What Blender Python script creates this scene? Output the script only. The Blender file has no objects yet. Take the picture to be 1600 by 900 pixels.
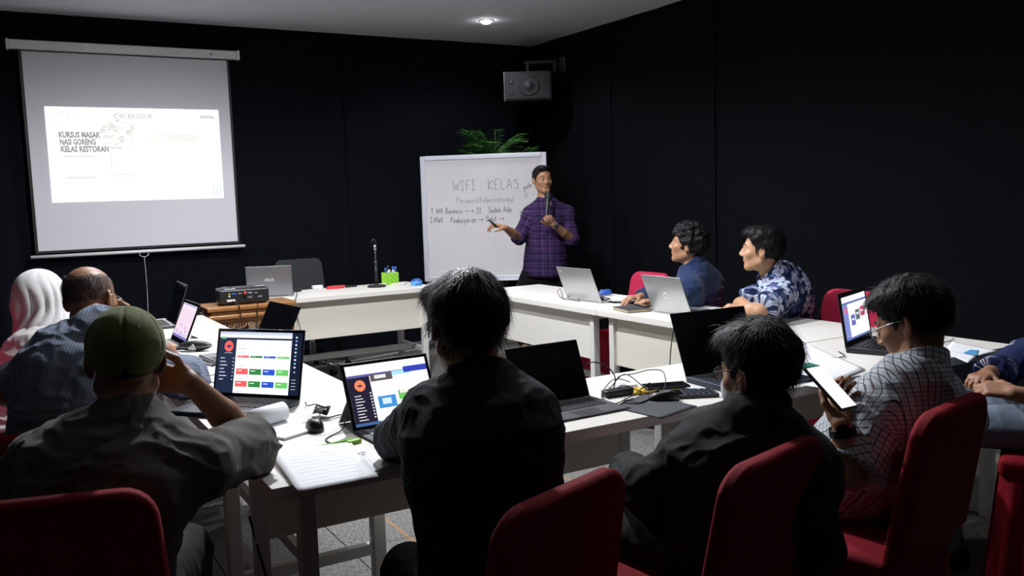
import bpy, bmesh, math, random
import numpy as np
import openvdb
from mathutils import Vector, Matrix
random.seed(7); RNG = np.random.default_rng(7)
SC = bpy.context.scene; COL = SC.collection
PI = math.pi
# ------------------------------------------------------------------ camera
CAM_F, CAM_YAW, CAM_PITCH, CAM_ROLL = 1388.2, 0.52955, 0.10255, -0.03206
CAM_C = np.array([0, 0, 1.45])
def cam_axes():
    y, p, r = CAM_YAW, CAM_PITCH, CAM_ROLL
    f = np.array([math.sin(y)*math.cos(p), math.cos(y)*math.cos(p), -math.sin(p)])
    r0 = np.array([math.cos(y), -math.sin(y), 0]); u0 = np.cross(r0, f)
    return r0*math.cos(r)+u0*math.sin(r), -r0*math.sin(r)+u0*math.cos(r), f
CR, CU, CF = cam_axes()
cd = bpy.data.cameras.new('camera'); cam = bpy.data.objects.new('camera', cd); COL.objects.link(cam)
cd.sensor_width = 36; cd.lens = CAM_F/1600*36; cd.clip_start = 0.05
M = Matrix(((CR[0], CU[0], -CF[0], 0), (CR[1], CU[1], -CF[1], 0), (CR[2], CU[2], -CF[2], 1.45), (0, 0, 0, 1)))
cam.matrix_world = M; SC.camera = cam
# ------------------------------------------------------------------ view, world, lights
SC.view_settings.view_transform = 'Standard'; SC.view_settings.look = 'None'
SC.view_settings.gamma = 1; SC.view_settings.use_curve_mapping = False
SC.view_settings.exposure = 0.3
wd = bpy.data.worlds.new('world'); SC.world = wd; wd.use_nodes = True
wd.node_tree.nodes['Background'].inputs[0].default_value = (.01, .012, .016, 1)
wd.node_tree.nodes['Background'].inputs[1].default_value = .15
CEIL = 3.05
# x, y, watts, cone degrees: the recessed ceiling lamps; the one by the whiteboard is in view, the unseen one before the projection screen is added to brighten it
LAMPS = [(4.05, 7.23, 45, 150), (1.75, 4.25, 560, 165), (1.15, 5.9, 190, 174), (2.9, 5.7, 90, 165), (2.6, 3.0, 110, 115), (3.8, 1.45, 27, 90)]
for i, (x, y, w, cone) in enumerate(LAMPS):
    ld = bpy.data.lights.new('ceiling_spot', 'SPOT'); ld.energy = w; ld.color = (.93, .96, 1.0)
    ld.spot_size = math.radians(cone); ld.spot_blend = .5; ld.shadow_soft_size = .05
    lo = bpy.data.objects.new('ceiling_spot', ld); COL.objects.link(lo); lo.location = (x, y, CEIL-.03)

# ------------------------------------------------------------------ helpers
def at(px, py, depth):           # a point of the room at that camera depth
    return CAM_C + (CR*(px-800)/CAM_F + CU*(450-py)/CAM_F + CF)*depth
def atz(px, py, z):
    d = CR*(px-800)/CAM_F + CU*(450-py)/CAM_F + CF
    return CAM_C + d*(z-1.45)/d[2]
def V(*a): return np.array(a, float)
def nrm(v): v = np.asarray(v, float); return v/np.linalg.norm(v)
def rotz(a): c, s = math.cos(a), math.sin(a); return np.array([[c, -s, 0], [s, c, 0], [0, 0, 1]])
def rotx(a): c, s = math.cos(a), math.sin(a); return np.array([[1, 0, 0], [0, c, -s], [0, s, c]])
def roty(a): c, s = math.cos(a), math.sin(a); return np.array([[c, 0, s], [0, 1, 0], [-s, 0, c]])

def tag(o, label=None, cat=None, group=None, kind=None):
    if label: o['label'] = label
    if cat: o['category'] = cat
    if group: o['group'] = group
    if kind: o['kind'] = kind
    return o
def thing(name, label, cat, loc=(0, 0, 0), rz=0, group=None):
    o = bpy.data.objects.new(name, None); COL.objects.link(o); o.empty_display_size = .1
    o.location = [float(v) for v in loc]; o.rotation_euler = (0, 0, rz)
    return tag(o, label, cat, group)
def copy_tree(o, parent=None):
    c = o.copy(); COL.objects.link(c)
    if parent: c.parent = parent
    for ch in list(o.children): copy_tree(ch, c)
    return c

class MB:
    """collects geometry for one mesh"""
    def __init__(s): s.v = []; s.f = []; s.m = []; s.n = 0; s.mi = 0
    def add(s, v, f):
        v = np.asarray(v, float).reshape(-1, 3); s.v.append(v)
        for q in f: s.f.append([i+s.n for i in q]); s.m.append(s.mi)
        s.n += len(v); return s
    def box(s, c, d, R=None):
        x, y, z = np.array(d)/2
        p = np.array([(-x, -y, -z), (x, -y, -z), (x, y, -z), (-x, y, -z), (-x, -y, z), (x, -y, z), (x, y, z), (-x, y, z)])
        if R is not None: p = p@np.asarray(R).T
        return s.add(p+np.array(c, float), [(0, 3, 2, 1), (4, 5, 6, 7), (0, 1, 5, 4), (1, 2, 6, 5), (2, 3, 7, 6), (3, 0, 4, 7)])
    def prism(s, pts, z0, z1):
        n = len(pts); v = [(x, y, z0) for x, y in pts]+[(x, y, z1) for x, y in pts]
        return s.add(v, [tuple(range(n))[::-1], tuple(range(n, 2*n))]+[(i, (i+1) % n, n+(i+1) % n, n+i) for i in range(n)])
    def quad(s, a, b, c, d): return s.add([a, b, c, d], [(0, 1, 2, 3)])
    def tube(s, pts, r, n=8, caps=True):
        pts = [np.array(p, float) for p in pts]; k = len(pts)
        rs = r if hasattr(r, '__len__') else [r]*k
        T = []
        for i in range(k):
            a = pts[max(i-1, 0)]; b = pts[min(i+1, k-1)]; T.append(nrm(b-a+1e-9))
        up = V(0, 0, 1) if abs(T[0][2]) < .9 else V(1, 0, 0)
        N = nrm(np.cross(T[0], up)); vs = []
        for i in range(k):
            N = nrm(N-T[i]*N.dot(T[i])); B = np.cross(T[i], N)
            for j in range(n):
                a = 2*PI*j/n; vs.append(pts[i]+(N*math.cos(a)+B*math.sin(a))*rs[i])
        f = [(i*n+j, i*n+(j+1) % n, (i+1)*n+(j+1) % n, (i+1)*n+j) for i in range(k-1) for j in range(n)]
        if caps: f += [tuple(range(n))[::-1], tuple(range((k-1)*n, k*n))]
        return s.add(vs, f)
    def cyl(s, a, b, r, r2=None, n=20): return s.tube([a, b], [r, r if r2 is None else r2], n)
    def lathe(s, prof, c=(0, 0, 0), n=24, R=None):
        v = []; k = len(prof)
        for r, z in prof:
            for j in range(n): a = 2*PI*j/n; v.append((r*math.cos(a), r*math.sin(a), z))
        v = np.array(v)
        if R is not None: v = v@np.asarray(R).T
        f = [(i*n+j, i*n+(j+1) % n, (i+1)*n+(j+1) % n, (i+1)*n+j) for i in range(k-1) for j in range(n)]
        f += [tuple(range(n))[::-1], tuple(range((k-1)*n, k*n))]
        return s.add(v+np.array(c, float), f)
    def ell(s, c, r, R=None, nu=16, nv=10):
        pr = [(math.sin(PI*(i+.02)/(nv+.04)), -math.cos(PI*(i+.02)/(nv+.04))) for i in range(nv+1)]
        v = np.array([(a*math.cos(2*PI*j/nu), a*math.sin(2*PI*j/nu), z) for a, z in pr for j in range(nu)])*np.array(r)
        if R is not None: v = v@np.asarray(R).T
        f = [(i*nu+j, i*nu+(j+1) % nu, (i+1)*nu+(j+1) % nu, (i+1)*nu+j) for i in range(nv) for j in range(nu)]
        return s.add(v+np.array(c, float), f)
    def build(s, name, mats, parent=None, bevel=0, smooth=False, seg=2, label=None):
        me = bpy.data.meshes.new(name)
        v = np.concatenate(s.v) if s.v else np.zeros((0, 3))
        me.from_pydata(v.tolist(), [], s.f); me.update()
        if not isinstance(mats, (list, tuple)): mats = [mats]
        for m in mats: me.materials.append(m)
        if len(mats) > 1: me.polygons.foreach_set('material_index', s.m)
        if smooth: me.polygons.foreach_set('use_smooth', [True]*len(me.polygons))
        o = bpy.data.objects.new(name, me); COL.objects.link(o)
        if parent: o.parent = parent
        if bevel:
            b = o.modifiers.new('bevel', 'BEVEL'); b.width = bevel; b.segments = seg; b.limit_method = 'ANGLE'; b.angle_limit = .6
            me.polygons.foreach_set('use_smooth', [True]*len(me.polygons))
            w = o.modifiers.new('wn', 'WEIGHTED_NORMAL'); w.keep_sharp = True
        if label: o['label'] = label
        return o

def spline(pts, n=8):            # Catmull-Rom
    p = [np.array(q, float) for q in pts]; p = [2*p[0]-p[1]]+p+[2*p[-1]-p[-2]]; out = []
    for i in range(1, len(p)-2):
        for k in range(n):
            t = k/n
            out.append(.5*((2*p[i])+(p[i+1]-p[i-1])*t+(2*p[i-1]-5*p[i]+4*p[i+1]-p[i+2])*t*t+(3*p[i]-p[i-1]-3*p[i+1]+p[i+2])*t**3))
    out.append(p[-2]); return out

# ------------------------------------------------------------------ materials
def mat(name, col, rough=.5, metal=0, spec=.5, sheen=0, bump=0, bscale=60, bstretch=(1, 1, 1), var=0, emit=None, es=1, alpha=None, coat=0):
    m = bpy.data.materials.new(name); m.use_nodes = True; nt = m.node_tree; b = nt.nodes['Principled BSDF']
    b.inputs['Base Color'].default_value = (*col, 1); b.inputs['Roughness'].default_value = rough
    b.inputs['Metallic'].default_value = metal; b.inputs['Specular IOR Level'].default_value = spec
    if sheen: b.inputs['Sheen Weight'].default_value = sheen; b.inputs['Sheen Roughness'].default_value = .5
    if coat: b.inputs['Coat Weight'].default_value = coat
    if emit: b.inputs['Emission Color'].default_value = (*emit, 1); b.inputs['Emission Strength'].default_value = es
    if bump or var:
        tc = nt.nodes.new('ShaderNodeTexCoord'); mp = nt.nodes.new('ShaderNodeMapping'); nz = nt.nodes.new('ShaderNodeTexNoise')
        nt.links.new(tc.outputs['Object'], mp.inputs[0]); mp.inputs['Scale'].default_value = bstretch
        nt.links.new(mp.outputs[0], nz.inputs['Vector']); nz.inputs['Scale'].default_value = bscale; nz.inputs['Detail'].default_value = 4
        if bump:
            bp = nt.nodes.new('ShaderNodeBump'); bp.inputs['Strength'].default_value = bump; bp.inputs['Distance'].default_value = .003
            nt.links.new(nz.outputs['Fac'], bp.inputs['Height']); nt.links.new(bp.outputs[0], b.inputs['Normal'])
        if var:
            mx = nt.nodes.new('ShaderNodeMix'); mx.data_type = 'RGBA'
            mx.inputs['A'].default_value = (*[c*(1-var) for c in col], 1); mx.inputs['B'].default_value = (*[min(1, c*(1+var)) for c in col], 1)
            nt.links.new(nz.outputs['Fac'], mx.inputs['Factor']); nt.links.new(mx.outputs['Result'], b.inputs['Base Color'])
    if alpha is not None: b.inputs['Alpha'].default_value = alpha
    return m
def N(nt, t, **k):
    n = nt.nodes.new(t)
    for a, v in k.items(): setattr(n, a, v)
    return n
def math_n(nt, op, a, b=None, c=None):
    n = nt.nodes.new('ShaderNodeMath'); n.operation = op
    for i, x in enumerate((a, b, c)):
        if x is None: continue
        if isinstance(x, (int, float)): n.inputs[i].default_value = x
        else: nt.links.new(x, n.inputs[i])
    return n.outputs[0]
def mixc(nt, f, a, b):
    n = nt.nodes.new('ShaderNodeMix'); n.data_type = 'RGBA'
    for k, x in (('Factor', f), ('A', a), ('B', b)):
        if isinstance(x, (int, float)): n.inputs[k].default_value = x
        elif isinstance(x, tuple): n.inputs[k].default_value = (*x, 1)
        else: nt.links.new(x, n.inputs[k])
    return n.outputs['Result']
def cloth_uv(nt):
    a = N(nt, 'ShaderNodeAttribute'); a.attribute_name = 'cuv'
    s = N(nt, 'ShaderNodeSeparateXYZ'); nt.links.new(a.outputs['Vector'], s.inputs[0]); return a, s.outputs[0], s.outputs[1]
def stripe(nt, c, period, width, off=0.0):
    t = math_n(nt, 'FRACT', math_n(nt, 'MULTIPLY_ADD', c, 1/period, off+50))
    return math_n(nt, 'LESS_THAN', t, width)

MT = {}
MT['laminate'] = mat('white_laminate', (.80, .765, .72), .42, var=.05, bscale=9, bstretch=(1, 12, 12))
MT['laminate_y'] = mat('cream_laminate', (.76, .72, .63), .45, var=.06, bscale=7, bstretch=(1, 1, 14))
MT['frame_w'] = mat('white_painted_frame', (.70, .69, .67), .4)
MT['black_plastic'] = mat('black_plastic', (.015, .015, .017), .38)
MT['dark_plastic'] = mat('dark_grey_plastic', (.045, .047, .052), .42)
MT['black_gloss'] = mat('black_glass', (.006, .006, .008), .08, coat=.3)
MT['key'] = mat('black_keys', (.02, .02, .024), .5)
MT['keygrey'] = mat('grey_keys', (.30, .32, .33), .5)  # plain mid-grey keycaps
MT['silver'] = mat('silver_aluminium', (.48, .49, .50), .34, .75)
MT['silver_dk'] = mat('dark_silver_aluminium', (.26, .26, .28), .38, .7)
MT['bluegrey'] = mat('blue_black_shell', (.03, .04, .065), .4, .2)
MT['chrome'] = mat('chrome', (.7, .7, .72), .18, 1)
MT['steel'] = mat('grey_metal', (.35, .35, .36), .35, .9)
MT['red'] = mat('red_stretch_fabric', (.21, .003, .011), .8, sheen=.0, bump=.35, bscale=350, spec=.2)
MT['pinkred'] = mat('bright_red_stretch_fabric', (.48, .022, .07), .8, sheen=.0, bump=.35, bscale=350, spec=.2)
MT['rubber'] = mat('black_rubber', (.012, .012, .012), .7)
MT['paper'] = mat('white_paper', (.86, .87, .90), .7)
MT['paper_print'] = mat('printed_grey', (.74, .76, .80), .7)
MT['lime'] = mat('lime_green_card', (.25, .62, .06), .55)
MT['green_pl'] = mat('lime_green_plastic', (.33, .72, .06), .4)
MT['blue'] = mat('blue_plastic', (.03, .10, .42), .35)
MT['skyblue'] = mat('sky_blue_plastic', (.10, .36, .68), .4)
MT['white_pl'] = mat('white_plastic', (.8, .8, .8), .35)
MT['redcable'] = mat('red_cable', (.6, .05, .05), .5)
MT['wood'] = mat('varnished_wood', (.36, .15, .04), .3, var=.35, bscale=14, bstretch=(1, 10, 10), coat=.4)
MT['wood_carved'] = mat('carved_varnished_wood', (.42, .19, .06), .35, coat=.4)
MT['yellow'] = mat('yellow_card', (.75, .48, .04), .5)
MT['screenfabric'] = mat('matt_white_screen_fabric', (.72, .70, .745), .85, spec=.1)
MT['wbframe'] = mat('pale_aluminium_frame', (.66, .67, .74), .4, .3)
MT['wbface'] = mat('whiteboard_face', (.70, .67, .69), .3, var=.07, bscale=5)
MT['ink'] = mat('black_marker_ink', (.05, .05, .06), .6)
MT['ink_faint'] = mat('faded_marker_ink', (.36, .34, .36), .6)
MT['leaf'] = mat('green_leaf', (.13, .32, .08), .5, var=.3, bscale=20)
MT['leafd'] = mat('dark_green_leaf', (.07, .20, .06), .5, var=.3, bscale=20)
MT['stem'] = mat('brown_stem', (.09, .055, .03), .7)
MT['pot'] = mat('clay_pot', (.12, .1, .09), .6)
MT['black_fabric'] = mat('black_mesh_fabric', (.02, .021, .024), .8, bump=.3, bscale=500)
MT['slate'] = mat('dark_slate_cover', (.05, .052, .06), .6)
MT['darkmat'] = mat('dark_mouse_mat', (.045, .048, .055), .75, bump=.2, bscale=400)
MT['teal'] = mat('teal_plastic', (.05, .26, .20), .35)
MT['kraft'] = mat('kraft_page_edge', (.5, .4, .25), .8)
def glass_mat(name, tint=(.9, .95, 1), a=.25):
    m = mat(name, tint, .05, spec=.6); m.node_tree.nodes['Principled BSDF'].inputs['Alpha'].default_value = a; return m
MT['lens'] = glass_mat('spectacle_lens', (.25, .27, .32), .35)

def screen_mat():
    m = bpy.data.materials.new('lit_display'); m.use_nodes = True; nt = m.node_tree; b = nt.nodes['Principled BSDF']
    a = N(nt, 'ShaderNodeAttribute'); a.attribute_name = 'scol'
    b.inputs['Base Color'].default_value = (.01, .01, .01, 1); b.inputs['Roughness'].default_value = .3
    nt.links.new(a.outputs['Color'], b.inputs['Emission Color']); b.inputs['Emission Strength'].default_value = 1.0
    return m
MT['screen'] = screen_mat()
def graphic(rects, w, h, name, parent, m, origin, ex, ey, en, lift=.0004):
    """flat graphics: rects (x0,y0,x1,y1,(r,g,b)) in 0..1, y down, drawn one over the next; a row may be ('poly', pts, col)"""
    vs, fs, cs = [], [], []
    o = np.array(origin, float)
    for k, r in enumerate(rects):
        if r[0] == 'poly': pts, col = r[1], r[2]
        else: x0, y0, x1, y1, col = r; pts = [(x0, y1), (x1, y1), (x1, y0), (x0, y0)]
        b = len(vs)
        for x, y in pts: vs.append(o+ex*(x*w)+ey*((1-y)*h)+en*(lift*(1+k*.12))); cs.append((*col, 1))
        fs.append(tuple(range(b, b+len(pts))))
    me = bpy.data.meshes.new(name); me.from_pydata([list(map(float, v)) for v in vs], [], fs)
    at_ = me.color_attributes.new('scol', 'FLOAT_COLOR', 'POINT'); at_.data.foreach_set('color', np.array(cs, np.float32).ravel())
    me.materials.append(m); ob = bpy.data.objects.new(name, me); COL.objects.link(ob)
    if parent: ob.parent = parent
    return ob
def circ(cx, cy, r, asp, n=20): return [(cx+r*math.cos(2*PI*i/n), cy-r*asp*math.sin(2*PI*i/n)) for i in range(n)]
def text_mesh(txt, size, name, m, parent, origin, ex, ey, en, sx=1, bold=0, lift=.0008, align='LEFT', thick=.0003):
    cu = bpy.data.curves.new(name, 'FONT'); cu.body = txt; cu.size = size; cu.extrude = thick; cu.align_x = align; cu.offset = bold; cu.resolution_u = 2
    ob = bpy.data.objects.new(name, cu); COL.objects.link(ob); bpy.context.view_layer.update()
    me = bpy.data.meshes.new_from_object(ob.evaluated_get(bpy.context.evaluated_depsgraph_get())); bpy.data.objects.remove(ob)
    o = np.array(origin, float); co = np.empty(len(me.vertices)*3); me.vertices.foreach_get('co', co); co = co.reshape(-1, 3)
    co = o+np.outer(co[:, 0]*sx, ex)+np.outer(co[:, 1], ey)+np.outer(co[:, 2]+lift, en)
    me.vertices.foreach_set('co', co.ravel()); me.materials.clear(); me.materials.append(m); me.update()
    r = bpy.data.objects.new(name, me); COL.objects.link(r)
    if parent: r.parent = parent
    return r
# ------------------------------------------------------------------ the room
X0, X1, Y0, Y1 = -1.3, 5.2, -1.5, 8.3
def carpet_mat():
    m = bpy.data.materials.new('grey_carpet_tile'); m.use_nodes = True; nt = m.node_tree; b = nt.nodes['Principled BSDF']
    g = N(nt, 'ShaderNodeNewGeometry'); s = N(nt, 'ShaderNodeSeparateXYZ'); nt.links.new(g.outputs['Position'], s.inputs[0])
    mp = N(nt, 'ShaderNodeMapping'); nt.links.new(g.outputs['Position'], mp.inputs[0]); mp.inputs['Scale'].default_value = (90, 22, 1)
    nz = N(nt, 'ShaderNodeTexNoise'); nt.links.new(mp.outputs[0], nz.inputs['Vector']); nz.inputs['Scale'].default_value = 1.5; nz.inputs['Detail'].default_value = 5
    n2 = N(nt, 'ShaderNodeTexNoise'); nt.links.new(g.outputs['Position'], n2.inputs['Vector']); n2.inputs['Scale'].default_value = 260
    cr = N(nt, 'ShaderNodeValToRGB'); nt.links.new(nz.outputs['Fac'], cr.inputs[0])
    cr.color_ramp.elements[0].position = .35; cr.color_ramp.elements[0].color = (.13, .125, .12, 1)
    cr.color_ramp.elements[1].position = .65; cr.color_ramp.elements[1].color = (.30, .29, .275, 1)
    c2 = mixc(nt, math_n(nt, 'MULTIPLY', n2.outputs['Fac'], .8), cr.outputs[0], (.06, .06, .06))
    # a thin orange thread line every metre
    l = stripe(nt, s.outputs[0], 1.0, .016, .546)
    c3 = mixc(nt, math_n(nt, 'MULTIPLY', l, .6), c2, (.35, .17, .05))
    nt.links.new(c3, b.inputs['Base Color']); b.inputs['Roughness'].default_value = .95; b.inputs['Specular IOR Level'].default_value = .1
    bp = N(nt, 'ShaderNodeBump'); bp.inputs['Strength'].default_value = .6; bp.inputs['Distance'].default_value = .004
    nt.links.new(n2.outputs['Fac'], bp.inputs['Height']); nt.links.new(bp.outputs[0], b.inputs['Normal'])
    return m
MT['carpet'] = carpet_mat()
MT['grout'] = mat('dark_floor_base', (.03, .03, .03), .9)
floor = MB().box(((X0+X1)/2, (Y0+Y1)/2, -.06), (X1-X0+.4, Y1-Y0+.4, .104)).build('floor', MT['grout']); tag(floor, kind='structure')
base = None; ts = .5
for i in range(13):
    for j in range(20):
        x = X0+.25+i*ts; y = Y0+.2+j*ts
        if y > Y1: continue
        if base is None:
            base = MB().box((0, 0, 0), (.496, .496, .008)).build('carpet_tile', MT['carpet'], floor, bevel=.002, seg=1); t = base
        else:
            t = base.copy(); COL.objects.link(t)
        t.location = (x, min(y, Y1-.25+.12), -.004)
MT['ceil'] = mat('matt_white_ceiling_paint', (.80, .80, .85), .9, spec=.1)
tag(MB().box(((X0+X1)/2, (Y0+Y1)/2, CEIL+.05), (X1-X0+.4, Y1-Y0+.4, .1)).build('ceiling', MT['ceil']), kind='structure')
MT['drape'] = mat('black_wall_fabric', (.0028, .0040, .0070), .9, bump=.5, bscale=14, bstretch=(3, 3, .5), spec=.12)
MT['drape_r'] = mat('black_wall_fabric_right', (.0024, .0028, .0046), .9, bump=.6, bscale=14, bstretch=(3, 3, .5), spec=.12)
def drape_wall(name, a, b, inward, m, folds):
    a = np.array(a, float); b = np.array(b, float); L = np.linalg.norm(b-a); d = (b-a)/L; inward = np.array(inward, float)
    nx = int(L/.035); nz = 34; vs = []
    for k in range(nz+1):
        z = CEIL*k/nz+(.0 if k < nz else 0)
        for i in range(nx+1):
            s = L*i/nx; amp, wl = folds(s); ph = s*2*PI/wl+.8*math.sin(z*1.3+s*2)+.5*math.sin(s*5.1)
            off = amp*(.5+.5*math.sin(ph))*(1.0-.35*z/CEIL)+.004*math.sin(z*9+s*7+2*math.sin(s*3.3))
            p = a+d*s+inward*max(off, -.004)
            vs.append((p[0], p[1], z))
    w = nx+1; fs = [(k*w+i, k*w+i+1, (k+1)*w+i+1, (k+1)*w+i) for k in range(nz) for i in range(nx)]
    back = len(vs); vs += [tuple(a-inward*.12)+(0,), tuple(b-inward*.12)+(0,), tuple(b-inward*.12)+(CEIL,), tuple(a-inward*.12)+(CEIL,)]
    vs = [tuple(map(float, (v[0], v[1], v[-1]))) for v in vs]
    fs += [(back+1, back, back+3, back+2)]
    mb = MB(); mb.add(vs, fs); o = mb.build(name, m, smooth=True); return tag(o, kind='structure')
drape_wall('wall_far', (X0, Y1, 0), (X1, Y1, 0), (0, -1, 0), MT['drape'], lambda s: (.035, .22) if s < 1.75 else (.006, .9))
drape_wall('wall_right', (X1, Y1, 0), (X1, Y0, 0), (-1, 0, 0), MT['drape_r'], lambda s: (.010, 1.1))
drape_wall('wall_left', (X0, Y0, 0), (X0, Y1, 0), (1, 0, 0), MT['drape'], lambda s: (.03, .3))
drape_wall('wall_near', (X1, Y0, 0), (X0, Y0, 0), (0, 1, 0), MT['drape'], lambda s: (.01, .8))
# vertical seams of the cloth on the far wall and the right wall
for i, (x, y) in enumerate([(3.05, Y1-.012), (X1-.012, 6.9), (X1-.012, 5.5)]):
    s = MB().box((x, y, CEIL/2), (.012, .012, CEIL-.02)).build('trim_%d' % (i+1), MT['drape']); tag(s, kind='structure')

# recessed ceiling lamps
MT['lampglow'] = mat('lamp_diffuser', (1, 1, 1), .5, emit=(.95, .97, 1), es=40)
for i, (x, y, w, cone) in enumerate(LAMPS):
    lab = ['round recessed ceiling lamp lit above the corner near the whiteboard', 'round ceiling lamp over the middle of the table square',
           'added unseen ceiling lamp brightening the projection screen', 'round ceiling lamp between the front desk and right table row',
           'round ceiling lamp over the near table row', 'round ceiling lamp over the near right chairs'][i]
    t = thing('ceiling_lamp', lab, 'ceiling lamp', (x, y, CEIL))
    MB().lathe([(.062, 0), (.062, -.006), (.050, -.008), (.048, -.001)], n=28).build('lamp_ring', MT['white_pl'], t, smooth=True)
    MB().lathe([(.050, -.001), (.050, -.008), (.044, -.020), (.028, -.029), (.0, -.033)], n=28).build('diffuser', MT['lampglow'], t, smooth=True)

# ------------------------------------------------------------------ tables
def table(x0, y0, L, D, ang, label, m=MT['laminate'], pm=MT['laminate_y']):
    """local: length along x 0..L, panel side at y=D (front), user side y=0"""
    t = thing('folding_table', label, 'table', (x0, y0, 0), ang, 'white conference tables set in a square' if False else None)
    MB().box((L/2, D/2, .732), (L-.004, D, .036)).build('tabletop', m, t, bevel=.002)
    for x in (.1, L-.1):
        for y in (.055, D-.055):
            MB().box((x, y, .357), (.045, .045, .714)).build('leg', MT['frame_w'], t, bevel=.003)
        MB().box((x, D/2, .24), (.03, D-.155, .04)).build('side_rail', MT['frame_w'], t, bevel=.002)
        MB().box((x, D/2, .695), (.03, D-.155, .038)).build('top_rail', MT['frame_w'], t)
    MB().box((L/2, D/2, .24), (L-.23, .03, .045)).build('stretcher', MT['frame_w'], t, bevel=.002)
    MB().box((L/2, D-.062, .565), (L-.16, .016, .29)).build('modesty_panel', pm, t, bevel=.002)
    return t
TL = 1.6
# D row (near), panel towards the room centre (+y)
table(.55, 2.15, TL, .6, 0, 'white table at near left corner with loose papers and tablet computer')
table(2.15, 2.15, TL, .6, 0, 'white table at right of near row with mouse mat and open laptops')
# C row (left): panel faces +x, length along y
table(.55, 4.36, TL, .6, -PI/2, 'white table of left row in front of the man in the olive cap')
table(.55, 5.96, TL, .6, -PI/2, 'white table at far end of left row beside the carved wooden stand')
# E row (right): panel faces -x
table(3.74, 2.76, TL, .6, PI/2, 'white table of right row under the silver laptop and green folder', pm=MT['laminate_y'])
table(3.74, 4.36, TL, .6, PI/2, 'white table of right row nearest the presenter under grey laptop', pm=MT['laminate'])
# B front desk, panel faces -y
table(3.08, 7.06, TL-.02, .6, PI, 'cream panelled front desk below the projection screen with microphone stand')

# ------------------------------------------------------------------ banquet chairs
def rr(w0, w1, z0, z1, r, n=6):      # outline of a tapered back with rounded top corners
    pts = [(-w0/2, z0), (w0/2, z0)]
    for k in range(n+1): a = PI/2*k/n; pts.append((w1/2-r+r*math.cos(a), z1-r+r*math.sin(a)))
    for k in range(n+1): a = PI/2+PI/2*k/n; pts.append((-w1/2+r+r*math.cos(a), z1-r+r*math.sin(a)))
    return pts
def banquet_chair(m, label, loc, rz, h=.88):
    t = thing('banquet_chair', label, 'chair', loc, rz)
    out = rr(.44, .40, .47, h, .075); n = len(out); lay = []
    cx, cz = 0, .66
    for (sc, dy) in ((.90, -.030), (.965, -.024), (1.0, -.012), (1.0, .012), (.965, .024), (.90, .030)):
        for x, z in out:
            xx = cx+(x-cx)*sc; zz = cz+(z-cz)*sc
            lay.append((xx, -.215-(zz-.47)*.17+dy-.01*math.cos(xx*7), zz))
    f = [(k*n+i, k*n+(i+1) % n, (k+1)*n+(i+1) % n, (k+1)*n+i) for k in range(5) for i in range(n)]
    f += [tuple(range(n))[::-1], tuple(range(5*n, 6*n))]
    MB().add(lay, f).build('backrest', m, t, smooth=False, bevel=.004)
    MB().box((0, 0, .445), (.43, .43, .07)).build('seat', m, t, bevel=.022, seg=3)
    # gathered skirt
    per = 120; rows = 7; vs = []
    for k in range(rows+1):
        u = k/rows; z = .43*(1-u)+.008*u; gr = 1+.16*u
        for i in range(per):
            a = 2*PI*i/per; c, s = math.cos(a), math.sin(a); q = (abs(c)**6+abs(s)**6)**(-1/6)
            rad = .217*q*gr*(1+(.012+.03*u)*math.sin(a*26+.9*math.sin(a*5)))
            vs.append((rad*c, rad*s, z))
    f = [(k*per+i, (k+1)*per+i, (k+1)*per+(i+1) % per, k*per+(i+1) % per) for k in range(rows) for i in range(per)]
    MB().add(vs, f).build('skirt', m, t, smooth=True)
    for sx in (-1, 1):
        for sy in (-1, 1): MB().cyl((sx*.18, sy*.18, 0), (sx*.18, sy*.18, .42), .011, n=8).build('leg', MT['steel'], t)
    return t
def chair_by_back(px, py, face_deg, m, label, h=.88):
    """place so that the top of the back stands over the given spot; face_deg is the bearing it faces (0 = +y, positive = +x)"""
    p = atz(px, py, h); a = -math.radians(face_deg); fwd = V(-math.sin(a), math.cos(a), 0)
    c = p+fwd*.285; return banquet_chair(m, label, (c[0], c[1], 0), a, h)
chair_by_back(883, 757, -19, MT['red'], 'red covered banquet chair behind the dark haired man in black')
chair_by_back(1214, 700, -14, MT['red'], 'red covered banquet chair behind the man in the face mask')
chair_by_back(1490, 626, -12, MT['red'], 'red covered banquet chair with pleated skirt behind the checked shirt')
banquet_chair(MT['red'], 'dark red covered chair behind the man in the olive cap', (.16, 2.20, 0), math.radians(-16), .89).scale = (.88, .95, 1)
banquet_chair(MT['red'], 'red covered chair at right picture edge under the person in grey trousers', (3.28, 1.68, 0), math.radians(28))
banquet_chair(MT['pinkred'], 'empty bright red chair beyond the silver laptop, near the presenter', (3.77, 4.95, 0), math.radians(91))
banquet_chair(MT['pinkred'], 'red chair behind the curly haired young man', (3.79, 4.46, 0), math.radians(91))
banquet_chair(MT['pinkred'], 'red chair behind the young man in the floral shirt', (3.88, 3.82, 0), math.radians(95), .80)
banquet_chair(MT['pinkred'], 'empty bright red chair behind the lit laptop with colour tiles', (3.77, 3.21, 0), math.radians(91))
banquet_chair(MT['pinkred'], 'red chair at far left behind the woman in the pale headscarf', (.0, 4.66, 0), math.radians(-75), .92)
banquet_chair(MT['red'], 'red chair under the balding man in the grey shirt', (.15, 3.28, 0), math.radians(-25), .78)

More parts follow.
